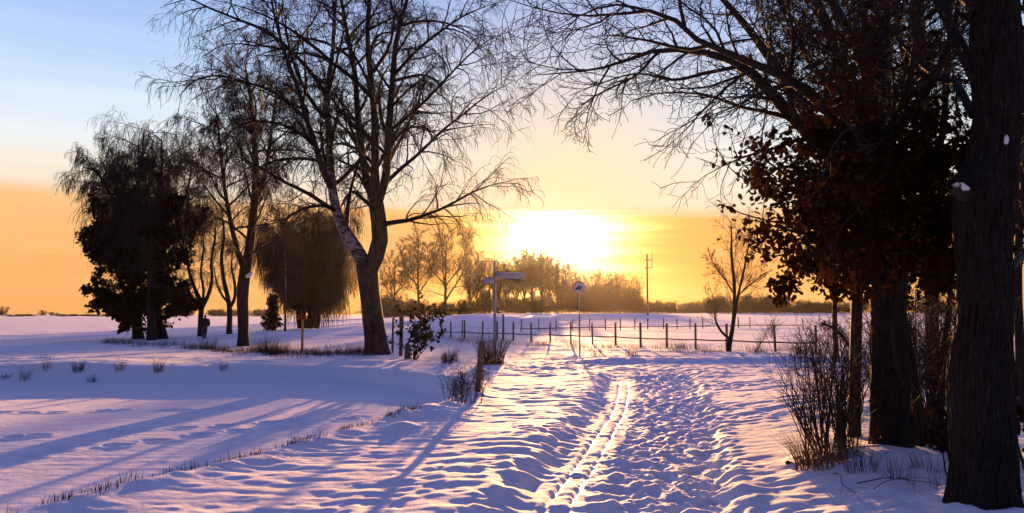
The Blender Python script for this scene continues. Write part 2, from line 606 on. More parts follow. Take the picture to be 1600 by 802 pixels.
def plate_bark(name, c1, c2):
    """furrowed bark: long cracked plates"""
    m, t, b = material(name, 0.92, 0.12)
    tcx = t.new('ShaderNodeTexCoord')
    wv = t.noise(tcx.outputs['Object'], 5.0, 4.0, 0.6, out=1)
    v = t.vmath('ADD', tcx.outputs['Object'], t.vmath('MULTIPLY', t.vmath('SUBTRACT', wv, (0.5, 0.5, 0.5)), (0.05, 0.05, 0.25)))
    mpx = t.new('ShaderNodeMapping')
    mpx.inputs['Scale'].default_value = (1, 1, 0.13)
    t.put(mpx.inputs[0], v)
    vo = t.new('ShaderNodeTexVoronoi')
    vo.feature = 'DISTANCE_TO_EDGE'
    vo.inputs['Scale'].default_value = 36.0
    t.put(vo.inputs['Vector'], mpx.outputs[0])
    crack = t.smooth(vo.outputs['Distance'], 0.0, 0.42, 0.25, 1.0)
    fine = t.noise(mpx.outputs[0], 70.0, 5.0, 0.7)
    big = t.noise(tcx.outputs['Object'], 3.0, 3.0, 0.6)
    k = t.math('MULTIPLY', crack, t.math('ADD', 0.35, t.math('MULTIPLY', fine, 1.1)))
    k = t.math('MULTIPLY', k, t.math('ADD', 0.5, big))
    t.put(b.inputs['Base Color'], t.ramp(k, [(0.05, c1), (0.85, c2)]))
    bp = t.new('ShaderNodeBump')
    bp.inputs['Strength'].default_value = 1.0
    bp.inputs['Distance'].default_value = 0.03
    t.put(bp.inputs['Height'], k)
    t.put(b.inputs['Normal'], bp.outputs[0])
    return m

def birch_bark(name):
    m, t, b = material(name, 0.75, 0.2)
    tcx = t.new('ShaderNodeTexCoord')
    mpx = t.new('ShaderNodeMapping')
    mpx.inputs['Scale'].default_value = (1.0, 1.0, 3.0)
    t.put(mpx.inputs[0], tcx.outputs['Object'])
    n = t.noise(mpx.outputs[0], 2.6, 5.0, 0.65)
    big = t.noise(tcx.outputs['Object'], 0.7, 2.0, 0.5)
    sp = t.new('ShaderNodeSeparateXYZ')
    t.put(sp.inputs[0], tcx.outputs['Object'])
    low = t.smooth(sp.outputs[2], 1.6, 4.0, 0.16, 0.0)
    k = t.math('ADD', t.math('SUBTRACT', n, low), t.math('MULTIPLY', t.math('SUBTRACT', big, 0.5), 0.35))
    t.put(b.inputs['Base Color'], t.ramp(k, [(0.44, (0.028, 0.022, 0.019)), (0.56, (0.19, 0.17, 0.165)), (0.72, (0.38, 0.36, 0.35))]))
    bp = t.new('ShaderNodeBump')
    bp.inputs['Strength'].default_value = 0.5
    bp.inputs['Distance'].default_value = 0.02
    t.put(bp.inputs['Height'], n)
    t.put(b.inputs['Normal'], bp.outputs[0])
    return m

def plain(name, c1, c2=None, scale=6.0, rough=0.85, spec=0.25):
    m, t, b = material(name, rough, spec)
    if c2 is None:
        c2 = tuple(v * 0.7 for v in c1)
    tcx = t.new('ShaderNodeTexCoord')
    n = t.noise(tcx.outputs['Object'], scale, 4.0, 0.6)
    t.put(b.inputs['Base Color'], t.mix(n, c1, c2))
    return m

def leafy(name, c1, c2, trans=0.25, scale=3.0):
    m = bpy.data.materials.new(name)
    m.use_nodes = True
    t = NT(m.node_tree)
    t.n.clear()
    out = t.new('ShaderNodeOutputMaterial')
    tcx = t.new('ShaderNodeTexCoord')
    n = t.noise(tcx.outputs['Object'], scale, 3.0, 0.6)
    c = t.ramp(n, [(0.35, c1), (0.65, c2)])
    d = t.new('ShaderNodeBsdfDiffuse')
    tr = t.new('ShaderNodeBsdfTranslucent')
    t.put(d.inputs[0], c)
    t.put(tr.inputs[0], c)
    mx = t.new('ShaderNodeMixShader')
    mx.inputs[0].default_value = trans
    t.l.new(d.outputs[0], mx.inputs[1])
    t.l.new(tr.outputs[0], mx.inputs[2])
    t.l.new(mx.outputs[0], out.inputs[0])
    return m

M = {}
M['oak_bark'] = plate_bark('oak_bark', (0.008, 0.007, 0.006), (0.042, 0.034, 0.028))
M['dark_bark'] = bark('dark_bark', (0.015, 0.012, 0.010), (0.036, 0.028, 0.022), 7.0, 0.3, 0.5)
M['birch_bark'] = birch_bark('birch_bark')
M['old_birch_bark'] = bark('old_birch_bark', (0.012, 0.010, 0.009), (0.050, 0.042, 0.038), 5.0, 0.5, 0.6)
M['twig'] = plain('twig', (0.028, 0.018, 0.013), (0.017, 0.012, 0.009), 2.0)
M['oak_twig'] = plain('oak_twig', (0.032, 0.024, 0.018), (0.020, 0.015, 0.012), 2.0)
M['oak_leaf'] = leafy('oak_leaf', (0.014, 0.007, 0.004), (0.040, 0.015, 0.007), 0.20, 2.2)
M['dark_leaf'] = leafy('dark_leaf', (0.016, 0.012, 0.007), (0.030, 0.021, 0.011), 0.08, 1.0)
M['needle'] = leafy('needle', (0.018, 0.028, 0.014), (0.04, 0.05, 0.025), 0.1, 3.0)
M['grass'] = leafy('dry_grass', (0.16, 0.105, 0.055), (0.30, 0.21, 0.115), 0.35, 2.0)
M['weed'] = leafy('weed_stem', (0.055, 0.038, 0.024), (0.10, 0.07, 0.045), 0.2, 3.0)
M['post'] = bark('weathered_wood', (0.07, 0.052, 0.040), (0.17, 0.135, 0.105), 20.0, 0.12, 0.4, 0.006)
M['rail'] = plain('rail_wood', (0.09, 0.065, 0.05), (0.05, 0.037, 0.03), 9.0)
M['tape'] = plain('white_tape', (0.78, 0.76, 0.74), (0.6, 0.58, 0.56), 8.0, 0.6)
M['wire'] = plain('wire', (0.12, 0.11, 0.10), (0.08, 0.07, 0.065), 8.0, 0.5, 0.5)
M['pole'] = plain('galvanised_pole', (0.30, 0.30, 0.31), (0.20, 0.20, 0.21), 12.0, 0.45, 0.5)
M['board'] = plain('sign_board', (0.55, 0.54, 0.54), (0.44, 0.43, 0.43), 5.0, 0.5, 0.4)
M['board_rim'] = plain('sign_rim', (0.10, 0.09, 0.09), (0.07, 0.065, 0.065), 5.0, 0.6)
M['sign_white'] = plain('sign_white', (0.78, 0.77, 0.75), (0.70, 0.68, 0.66), 8.0, 0.45, 0.4)
M['sign_red'] = plain('sign_red', (0.42, 0.035, 0.03), (0.33, 0.03, 0.028), 8.0, 0.45, 0.4)
M['sign_black'] = plain('sign_black', (0.03, 0.03, 0.03), (0.02, 0.02, 0.02), 8.0, 0.5, 0.3)
M['yellow'] = plain('yellow_paint', (0.40, 0.22, 0.02), (0.30, 0.16, 0.02), 14.0, 0.5)
M['orange'] = plain('orange_paint', (0.20, 0.025, 0.008), (0.14, 0.02, 0.008), 14.0, 0.5)
M['jacket'] = plain('jacket_cloth', (0.020, 0.022, 0.028), (0.012, 0.013, 0.017), 9.0)
M['trouser'] = plain('trouser_cloth', (0.045, 0.042, 0.030), (0.030, 0.028, 0.020), 9.0)
M['skin'] = plain('skin', (0.45, 0.27, 0.20), (0.38, 0.22, 0.16), 9.0, 0.6)
M['boot'] = plain('boot_leather', (0.02, 0.017, 0.014), (0.012, 0.01, 0.009), 9.0, 0.6)
M['soil'] = plain('soil', (0.05, 0.035, 0.026), (0.03, 0.02, 0.016), 20.0)

def snow_material(name, bump=0.35):
    m, t, b = material(name, 0.62, 0.12)
    geo = t.new('ShaderNodeNewGeometry')
    pos = geo.outputs['Position']
    n1 = t.noise(pos, 7.0, 6.0, 0.62)
    n2 = t.noise(pos, 55.0, 3.0, 0.6)
    n0 = t.noise(pos, 0.6, 3.0, 0.5)
    t.put(b.inputs['Base Color'], t.mix(n0, (0.80, 0.80, 0.82), (0.86, 0.86, 0.87)))
    at_ = t.new('ShaderNodeAttribute')
    at_.attribute_name = 'ice'
    ice = at_.outputs['Fac']
    t.put(b.inputs['Roughness'], t.math('SUBTRACT', 0.75, t.math('MULTIPLY', ice, 0.50)))
    t.put(b.inputs['Specular IOR Level'], t.math('ADD', 0.04, t.math('MULTIPLY', ice, 0.56)))
    hgt = t.math('ADD', t.math('MULTIPLY', n1, 0.05), t.math('MULTIPLY', n2, 0.008))
    bp = t.new('ShaderNodeBump')
    bp.inputs['Strength'].default_value = bump
    bp.inputs['Distance'].default_value = 1.0
    t.put(bp.inputs['Height'], hgt)
    t.put(b.inputs['Normal'], bp.outputs[0])
    return m
M['snow'] = snow_material('snow')
M['snow_cap'] = plain('snow_cap', (0.84, 0.84, 0.86), (0.80, 0.80, 0.82), 6.0, 0.7)

# ------------------------------------------------------------------ ground sheet
def axis(segs):
    out = [segs[0][0]]
    for a, b, s0, s1 in segs:
        x = a
        while x < b - 1e-6:
            f = (x - a) / (b - a)
            x += s0 * (s1 / s0) ** f
            out.append(min(x, b))
    return np.unique(np.round(out, 5))
ys = axis([(-60, 2, 4, 0.3), (2, 5, 0.06, 0.035), (5, 9, 0.03, 0.035), (9, 20, 0.035, 0.085), (20, 40, 0.085, 0.22), (40, 110, 0.22, 1.0), (110, 300, 1.0, 5), (300, 900, 5, 40)])
xr_ = axis([(0.8, 5.5, 0.026, 0.034), (5.5, 12, 0.034, 0.14), (12, 40, 0.14, 0.6), (40, 150, 0.6, 3), (150, 620, 3, 30)])
xl_ = axis([(-0.8, 5, 0.026, 0.034), (5, 12, 0.034, 0.11), (12, 40, 0.11, 0.5), (40, 150, 0.5, 3), (150, 620, 3, 30)])
xs = np.unique(np.concatenate([-xl_, xr_]))
GXX, GYY = np.meshgrid(xs, ys)
GZZ = ground_h(GXX, GYY, True)
U_ = GXX - ski_x(GYY)
ice = np.zeros_like(U_)
for off in (0.02, 0.235):
    ice = np.maximum(ice, np.exp(-((U_ - off) / 0.026) ** 4) * (GYY < 20.5) * np.clip(0.45 + 1.5 * pnoise(GXX * 2.2, GYY * 1.6, 81), 0.1, 1))
nx, ny = len(xs), len(ys)
VG = np.stack([GXX, GYY, GZZ], -1).reshape(-1, 3)
ii, jj = np.meshgrid(np.arange(nx - 1), np.arange(ny - 1))
a0 = (jj * nx + ii).ravel()
QG = np.stack([a0, a0 + 1, a0 + nx + 1, a0 + nx], 1)
uc = (U_[:-1, :-1]).ravel()
yc = GYY[:-1, :-1].ravel()
wc = path_w(yc)
is_ski = (uc > -0.10) & (uc < 0.33) & (yc < 20.5) & (yc > -20)
is_path = (~is_ski) & (uc > -0.16) & (uc < wc + 0.05) & (yc < 25) & (yc > -20)
def ground_piece(name, mask):
    q = QG[mask]
    used, inv = np.unique(q, return_inverse=True)
    me = mesh_quads(name, VG[used], inv.reshape(q.shape))
    me.materials.append(M['snow'])
    at_ = me.attributes.new('ice', 'FLOAT', 'POINT')
    at_.data.foreach_set('value', ice.ravel()[used].astype(np.float32))
    o = bpy.data.objects.new(name, me)
    COL.objects.link(o)
    o['kind'] = 'structure'
    return o
ground_piece('ground', ~(is_ski | is_path))
ground_piece('path', is_path)
ground_piece('ski_track', is_ski)

# ------------------------------------------------------------------ haze
def make_haze(density, aniso):
    V, Q = box((0, 420, 13.5), 1300, 1000, 33)
    me = mesh_quads('haze', V, Q, False)
    m = bpy.data.materials.new('haze')
    m.use_nodes = True
    t = NT(m.node_tree)
    t.n.clear()
    out = t.new('ShaderNodeOutputMaterial')
    pv = t.new('ShaderNodeVolumePrincipled')
    pv.inputs['Color'].default_value = (0.92, 0.92, 0.95, 1)
    pv.inputs['Density'].default_value = density
    pv.inputs['Anisotropy'].default_value = aniso
    t.l.new(pv.outputs[0], out.inputs['Volume'])
    me.materials.append(m)
    o = bpy.data.objects.new('haze', me)
    COL.objects.link(o)
    o['kind'] = 'stuff'
make_haze(0.000033, 0.84)

# ------------------------------------------------------------------ trees
def ring_seg(r, D):
    px = r * 768 / max(D, 1)
    return 12 if px > 4 else 8 if px > 1.5 else 5 if px > 0.5 else 3

def build_tree(name, label, cat, base, stems, levels, rng, trunk_mat, twig_mat, group=None, trunk_sides=14, stemK=16, extra=(), D=30, bare=0, pale=None):
    """stems: list of (P,R); levels: spawn() settings, each grows on the one before; extra: hand-set limbs"""
    root = empty(name, base, label, cat, group)
    parts, pal = [], []
    for i, (p, r) in enumerate(stems):
        (pal if pale and i in pale[0] else parts).append(tubes(p[None], r[None], trunk_sides))
    part('trunk', merge(parts), trunk_mat, root)
    if pal:
        part('stem', merge(pal), pale[1], root)
    cur = stackK(list(stems)[bare:], stemK)
    allc = []
    if extra:
        eP, eR = stackK(list(extra), 14)
        allc.append(tubes(eP, eR, 8))
    last = []
    for li, lv in enumerate(levels):
        lv = dict(lv)
        src = lv.pop('src', None)
        sides = lv.pop('sides', 3)
        if li == 0:
            C, RC = spawn(*cur, rng=rng, **lv)
            if extra:
                eP2, eR2 = stackK(list(extra), C.shape[1])
                C, RC = np.concatenate([C, eP2]), np.concatenate([RC, eR2])
        else:
            C, RC = spawn(*cur, rng=rng, **lv)
        allc.append(tubes(C, RC, sides))
        last.append((C, RC))
        cur = (C, RC)
    part('crown', merge(allc), twig_mat, root)
    return root, last

def leaves_on(C, n, size, rng, keep=None, lobes=True, hang=0.6, spread=0.05):
    """leaves at random points of twigs"""
    N, K = C.shape[:2]
    i = rng.randint(0, N, n)
    f = rng.uniform(0.1, 0.999, n) * (K - 1)
    k = f.astype(int)
    fr = (f - k)[:, None]
    p = C[i, k] * (1 - fr) + C[i, k + 1] * fr + rng.normal(0, spread, (n, 3))
    d = rng.normal(0, 1, (n, 3))
    d[:, 2] -= hang
    if keep is not None:
        m = keep(p)
        p, d = p[m], d[m]
    return leaf_cloud(p, d, size, rng, lobes)

def snow_lump(name, c, r, parent, squash=(1, 1, 0.5), rot=None):
    n, m_ = 12, 7
    V = []
    for a in range(m_):
        th = math.pi * (a + 0.15) / (m_ - 0.7)
        for b in range(n):
            ph = 2 * math.pi * b / n
            k = 1 + 0.16 * math.sin(3 * ph + a) + 0.1 * math.sin(5 * ph - 2 * a)
            V.append((math.sin(th) * math.cos(ph) * k * squash[0], math.sin(th) * math.sin(ph) * k * squash[1], math.cos(th) * squash[2]))
    V = np.array(V) * r
    if rot is not None:
        V = V @ np.array(rot.to_3x3()).T
    Q = [(a * n + b, a * n + (b + 1) % n, (a + 1) * n + (b + 1) % n, (a + 1) * n + b) for a in range(m_ - 1) for b in range(n)]
    return part(name, (V + np.array(c), np.array(Q)), M['snow_cap'], parent)

# ---- the big two-stemmed birch
rng = np.random.RandomState(21)
b0 = at(590, 554)
D = b0.y
trunk = [(590, 562, 0, 50), (589, 551, 0, 42), (587, 530, 0, 35), (583, 500, 0, 33), (578, 460, 0, 31), (575, 432, 0, 33), (573, 412, 0, 34)]
stL = [(575, 425, 0.0, 22), (562, 398, 0.1, 23), (547, 374, 0.2, 21), (533, 350, 0.2, 18), (524, 322, 0.2, 15), (519, 290, 0.2, 14), (516, 240, 0.2, 11.5), (512, 190, 0.3, 10), (511, 142, 0.4, 9), (519, 90, 0.5, 7), (522, 40, 0.5, 6), (527, -30, 0.6, 4.5), (536, -110, 0.7, 1.5)]
stL2 = [(519, 296, 0.2, 11), (506, 270, -0.3, 10), (494, 230, -0.7, 9), (479, 187, -1.2, 8), (466, 140, -1.7, 6.5), (446, 85, -2.2, 5), (430, 30, -2.6, 4), (418, -40, -3, 2), (410, -80, -3.2, 1)]
stR = [(576, 428, 0, 24), (586, 405, 0, 27), (594, 375, 0, 26), (592, 345, 0, 25), (588, 318, 0, 24), (586, 285, 0.1, 15), (586, 240, 0.3, 13), (585, 180, 0.5, 11), (578, 110, 0.9, 9), (574, 50, 1.1, 7), (580, -30, 1.3, 5), (584, -100, 1.5, 2)]
stR2 = [(588, 322, 0, 15), (575, 290, 0.6, 13), (566, 240, 1.0, 12), (559, 180, 1.5, 10), (554, 110, 2.1, 8), (543, 56, 2.5, 6.5), (532, -10, 3, 4.5), (520, -90, 3.3, 1.5)]
stR3 = [(589, 322, 0, 15), (602, 280, -0.6, 13), (606, 230, -1.0, 12), (609, 180, -1.4, 11), (614, 120, -1.9, 9.5), (618, 70, -2.3, 8), (632, 15, -2.7, 6), (650, -50, -3, 4), (662, -100, -3.2, 1.5)]
limbs = [
    [(594, 352, 0, 9), (612, 348, -0.4, 8), (640, 344, -1.0, 6.5), (670, 334, -1.5, 5), (700, 322, -2, 4), (735, 302, -2.5, 3), (772, 288, -3, 1.5), (800, 283, -3.2, 0.7)],
    [(604, 285, -0.4, 7), (628, 262, 0.4, 6), (655, 240, 1.0, 5), (690, 205, 1.6, 4), (725, 178, 2.2, 3), (760, 150, 2.8, 2), (800, 128, 3.2, 1)],
    [(608, 205, -1, 6.5), (640, 180, -1.6, 5.5), (672, 150, -2.2, 4.5), (700, 120, -2.7, 3.4), (740, 80, -3.4, 2.2), (775, 55, -4, 1)],
    [(614, 120, -1.9, 6), (650, 80, -1.2, 5), (690, 48, -0.6, 4), (730, 22, 0, 2.5), (765, 8, 0.4, 1)],
    [(511, 150, 0.4, 7), (490, 118, 1.2, 6.5), (455, 80, 2.0, 6), (415, 48, 2.8, 5), (370, 30, 3.4, 4), (320, 10, 4, 3), (275, -5, 4.4, 1.6), (255, 10, 4.5, 0.8)],
    [(479, 187, -1.2, 6), (455, 165, -1.0, 5.5), (420, 140, -0.6, 4.6), (380, 128, -0.2, 3.8), (340, 118, 0.3, 2.8), (300, 128, 0.6, 1.6), (280, 150, 0.7, 0.8)],
    [(494, 230, -0.7, 6), (465, 206, -1.4, 5), (430, 192, -2, 4), (395, 190, -2.5, 3), (360, 205, -2.8, 2), (340, 230, -3, 0.9)],
    [(517, 260, 0.2, 6), (490, 250, 1.2, 5), (450, 248, 2.0, 4), (420, 255, 2.7, 3), (390, 275, 3.2, 1.5)],
    [(526, 330, 0.2, 6), (505, 322, -0.8, 5), (475, 326, -1.6, 4), (450, 340, -2.2, 2.6), (430, 360, -2.5, 1)],
    [(588, 330, 0, 7), (568, 312, 1.0, 6), (550, 300, 1.8, 4.5), (535, 318, 2.4, 2.8), (528, 340, 2.6, 1)],
    [(586, 260, 0.2, 6), (560, 235, 2.0, 5), (535, 225, 3.2, 4), (510, 230, 4.2, 2.5), (490, 250, 4.8, 1)],
    [(606, 240, -1, 6), (620, 215, -2.4, 5), (640, 200, -3.6, 4), (665, 200, -4.4, 2.6), (690, 220, -5, 1)],
]
stems = [pline(s, D, 22) for s in (trunk, stL, stL2, stR, stR2, stR3)]
root, lv = build_tree('birch_tree', 'tall bare birch whose thick trunk forks low into two stems with white bark patches', 'tree', b0,
    stems, [
        dict(n=17, t0=0.12, t1=0.99, lr=0.42, fall=0.45, ang=(25, 60), K=9, up=0.6, droop=0.30, wob=0.11, rr=0.017, rtip=0.016, sides=6, lmax=5.2),
        dict(n=10, t0=0.15, t1=1.0, lr=0.44, fall=0.4, ang=(28, 62), K=7, up=0.25, droop=0.45, wob=0.15, rr=0.012, rtip=0.011, sides=4, lmax=2.4),
        dict(n=7, t0=0.2, t1=1.0, lr=0.55, fall=0.3, ang=(25, 60), K=6, up=0.0, droop=1.1, wob=0.14, rr=0.006, rtip=0.0078, sides=3, lmax=1.3),
        dict(n=3, t0=0.2, t1=1.0, lr=0.8, fall=0.2, ang=(20, 55), K=5, up=0.0, droop=2.2, wob=0.11, rr=0.004, rtip=0.0052, sides=3, lmax=1.1, lmin=0.2),
    ], rng, M['old_birch_bark'], M['twig'], stemK=18, extra=[pline(l, D, 14) for l in limbs] * 2, D=D, bare=1, pale=((1,), M['birch_bark']))

# ---- second birch, left of it, with a broad crown
rng = np.random.RandomState(33)
b1 = at(380, 541)
D = b1.y
st = [[(380, 548, 0, 22), (380, 538, 0, 18), (380, 500, 0, 17), (379, 460, 0, 18), (382, 430, 0, 19), (388, 400, 0, 15), (393, 360, 0, 13), (398, 310, 0.3, 12), (400, 260, 0.5, 10), (396, 210, 0.8, 8), (392, 160, 1, 6), (386, 120, 1.1, 4), (382, 95, 1.2, 1.5)],
      [(383, 425, 0, 10), (372, 395, -0.8, 8), (362, 355, -1.4, 7), (352, 300, -2, 6), (345, 240, -2.4, 4.5), (340, 190, -2.8, 3), (335, 160, -3, 1)],
      [(398, 320, 0.3, 8), (410, 285, 1.2, 7), (420, 240, 2, 6), (425, 195, 2.6, 4.5), (430, 160, 3, 3), (436, 130, 3.2, 1)]]
stems = [pline(s, D, 20) for s in st]
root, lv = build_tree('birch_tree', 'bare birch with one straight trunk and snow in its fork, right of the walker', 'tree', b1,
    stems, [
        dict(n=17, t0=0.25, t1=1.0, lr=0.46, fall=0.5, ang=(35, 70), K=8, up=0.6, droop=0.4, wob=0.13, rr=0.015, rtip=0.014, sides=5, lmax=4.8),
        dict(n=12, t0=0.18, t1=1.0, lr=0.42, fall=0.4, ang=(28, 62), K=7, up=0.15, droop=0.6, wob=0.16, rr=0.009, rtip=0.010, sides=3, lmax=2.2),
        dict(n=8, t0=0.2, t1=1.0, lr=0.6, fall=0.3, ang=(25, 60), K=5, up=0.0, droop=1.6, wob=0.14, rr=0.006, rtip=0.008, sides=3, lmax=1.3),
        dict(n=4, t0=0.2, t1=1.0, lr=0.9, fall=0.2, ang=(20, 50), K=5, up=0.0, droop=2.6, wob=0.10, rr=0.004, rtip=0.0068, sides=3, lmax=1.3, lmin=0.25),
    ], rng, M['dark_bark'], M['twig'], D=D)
snow_lump('snow_cap', W(390, 430, D - 0.28), 0.20, root, (1.2, 0.7, 0.62), Matrix.Rotation(-0.5, 3, 'Y'))

# ---- left clump: leafy oak in front of two weeping birches
rng = np.random.RandomState(44)
b2 = at(215, 530)
D = b2.y
st = [[(216, 537, 0, 22), (216, 527, 0, 18), (212, 500, 0, 16), (206, 470, 0.2, 15), (206, 430, 0.3, 13), (212, 385, 0.4, 11), (222, 340, 0.4, 8), (230, 305, 0.5, 5), (236, 275, 0.5, 2)],
      [(208, 480, 0, 9), (192, 448, -0.8, 8), (178, 412, -1.5, 6), (166, 380, -2, 4), (160, 340, -2.3, 2)],
      [(206, 440, 0, 9), (235, 410, -0.8, 8), (265, 380, -1.4, 6), (285, 345, -1.8, 4), (296, 310, -2, 2)],
      [(210, 490, 0, 7), (240, 480, -1.0, 6), (265, 470, -1.8, 4), (290, 455, -2.3, 2)],
      [(212, 505, 0, 7), (200, 490, -0.9, 6), (188, 478, -1.7, 4), (172, 470, -2.3, 2)]]
stems = [pline(s, D, 16) for s in st]
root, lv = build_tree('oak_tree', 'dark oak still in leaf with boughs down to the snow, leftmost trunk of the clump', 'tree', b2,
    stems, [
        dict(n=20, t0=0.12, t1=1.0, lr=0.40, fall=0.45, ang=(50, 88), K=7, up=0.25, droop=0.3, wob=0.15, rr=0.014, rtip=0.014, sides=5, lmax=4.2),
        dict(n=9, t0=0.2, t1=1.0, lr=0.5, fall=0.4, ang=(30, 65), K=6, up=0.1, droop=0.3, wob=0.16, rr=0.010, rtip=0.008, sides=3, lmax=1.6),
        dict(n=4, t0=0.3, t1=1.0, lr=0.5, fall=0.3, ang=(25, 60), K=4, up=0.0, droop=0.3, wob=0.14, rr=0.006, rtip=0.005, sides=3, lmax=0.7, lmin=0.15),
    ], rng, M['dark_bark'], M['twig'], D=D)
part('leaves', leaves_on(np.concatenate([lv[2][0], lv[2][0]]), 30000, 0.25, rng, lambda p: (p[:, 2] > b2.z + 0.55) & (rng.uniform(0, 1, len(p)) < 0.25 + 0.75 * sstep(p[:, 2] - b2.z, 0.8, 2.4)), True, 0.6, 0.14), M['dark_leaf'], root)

for (px, py, seed, top, wd, lab) in ((237, 532, 51, 205, 16, 'weeping birch with long hanging twigs, middle trunk of the clump with a leafy oak'),
                                      (254, 530, 52, 218, 15, 'weeping birch, the trunk leaning out to the right at the foot of the leafy clump')):
    rng = np.random.RandomState(seed)
    b = at(px, py)
    D = b.y
    k = -1 if seed == 51 else 1
    lx = px + (0 if k < 0 else -14)
    st = [[(px + (2 if k > 0 else 0), py + 6, 0, wd * 1.15), (px, py - 6, 0, wd), (lx, 480, 0, wd * 0.8), (lx - 2, 420, 0, wd * 0.7), (lx - 2 + 6 * k, 350, 0.2 * k, wd * 0.55), (lx + 10 * k, 290, 0.5 * k, wd * 0.35), (lx + 14 * k, 240, 0.8 * k, wd * 0.2), (lx + 12 * k, top, 1 * k, 2)],
          [(lx - 2, 415, 0, wd * 0.45), (lx + 30 * k, 370, 0.8 * k, wd * 0.36), (lx + 48 * k, 320, 1.4 * k, wd * 0.28), (lx + 58 * k, 270, 1.8 * k, wd * 0.18), (lx + 62 * k, 235, 2 * k, 1.5)],
          [(lx, 390, 0, wd * 0.4), (lx - 16 * k, 340, -1.2 * k, wd * 0.3), (lx - 26 * k, 290, -2 * k, wd * 0.2), (lx - 30 * k, 245, -2.5 * k, 1.5)]]
    if k < 0:
        st.append([(lx - 2, 400, 0, 9), (lx - 40, 340, -1, 7), (lx - 70, 295, -1.6, 5), (lx - 92, 265, -2, 3), (lx - 108, 262, -2.3, 1.5)])
    stems = [pline(s, D, 18) for s in st]
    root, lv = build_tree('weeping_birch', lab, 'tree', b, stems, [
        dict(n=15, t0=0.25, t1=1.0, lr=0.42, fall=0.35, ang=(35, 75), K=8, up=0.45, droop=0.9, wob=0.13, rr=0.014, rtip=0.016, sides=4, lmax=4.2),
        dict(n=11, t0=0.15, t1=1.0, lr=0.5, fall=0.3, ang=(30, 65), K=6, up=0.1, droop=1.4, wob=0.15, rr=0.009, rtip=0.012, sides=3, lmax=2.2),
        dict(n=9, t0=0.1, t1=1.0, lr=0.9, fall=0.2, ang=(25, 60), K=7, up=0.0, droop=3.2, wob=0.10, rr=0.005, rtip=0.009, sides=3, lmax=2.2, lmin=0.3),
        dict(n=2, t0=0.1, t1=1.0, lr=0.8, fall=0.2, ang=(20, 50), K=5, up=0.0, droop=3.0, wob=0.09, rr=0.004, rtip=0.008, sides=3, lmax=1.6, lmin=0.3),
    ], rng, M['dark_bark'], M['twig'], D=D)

# ---- two small crooked trees beside the walker
for (st, base, seed, lab) in (
    ([[(313, 532, 0, 11), (313, 520, 0, 9), (314, 490, 0, 8), (315, 478, 0, 8), (306, 455, -0.3, 6), (297, 430, -0.6, 5), (292, 400, -0.9, 4), (290, 365, -1.2, 1.5)],
      [(315, 482, 0, 7), (325, 462, 0.3, 6), (331, 440, 0.6, 5), (330, 410, 0.8, 4), (336, 370, 1, 3), (338, 335, 1.1, 1)],
      [(316, 480, 0, 5), (318, 455, 0, 4), (314, 425, -0.1, 3.4), (318, 390, -0.2, 2.5), (316, 350, -0.2, 1)]], (313, 526), 61,
     'small crooked tree forking low, directly behind the walker'),
    ([[(358, 528, 0, 11), (358, 516, 0, 9), (359, 490, 0, 8), (357, 470, 0, 7), (350, 440, -0.3, 6.5), (346, 405, -0.5, 5), (350, 365, -0.7, 4), (346, 330, -0.8, 1.5)],
      [(359, 482, 0, 5), (366, 468, 0.3, 5), (367, 445, 0.5, 4), (362, 420, 0.7, 3), (364, 385, 0.8, 1)],
      [(358, 475, 0, 4), (346, 460, -0.3, 3.5), (338, 440, -0.6, 2.5), (334, 415, -0.8, 1)]], (358, 522), 62,
     'slender bent tree between the walker and the birch with snow in its fork')):
    rng = np.random.RandomState(seed)
    b = at(*base)
    D = b.y
    build_tree('small_tree', lab, 'tree', b, [pline(s, D, 16) for s in st], [
        dict(n=9, t0=0.35, t1=1.0, lr=0.35, fall=0.4, ang=(30, 65), K=7, up=0.5, droop=0.3, wob=0.15, rr=0.013, rtip=0.010, sides=4, lmax=2.4),
        dict(n=8, t0=0.2, t1=1.0, lr=0.5, fall=0.4, ang=(30, 62), K=6, up=0.1, droop=0.8, wob=0.16, rr=0.009, rtip=0.007, sides=3, lmax=1.5),
        dict(n=7, t0=0.2, t1=1.0, lr=0.7, fall=0.3, ang=(25, 60), K=5, up=0.0, droop=1.8, wob=0.14, rr=0.006, rtip=0.005, sides=3, lmax=1.2, lmin=0.2),
    ], rng, M['dark_bark'], M['twig'], D=D)

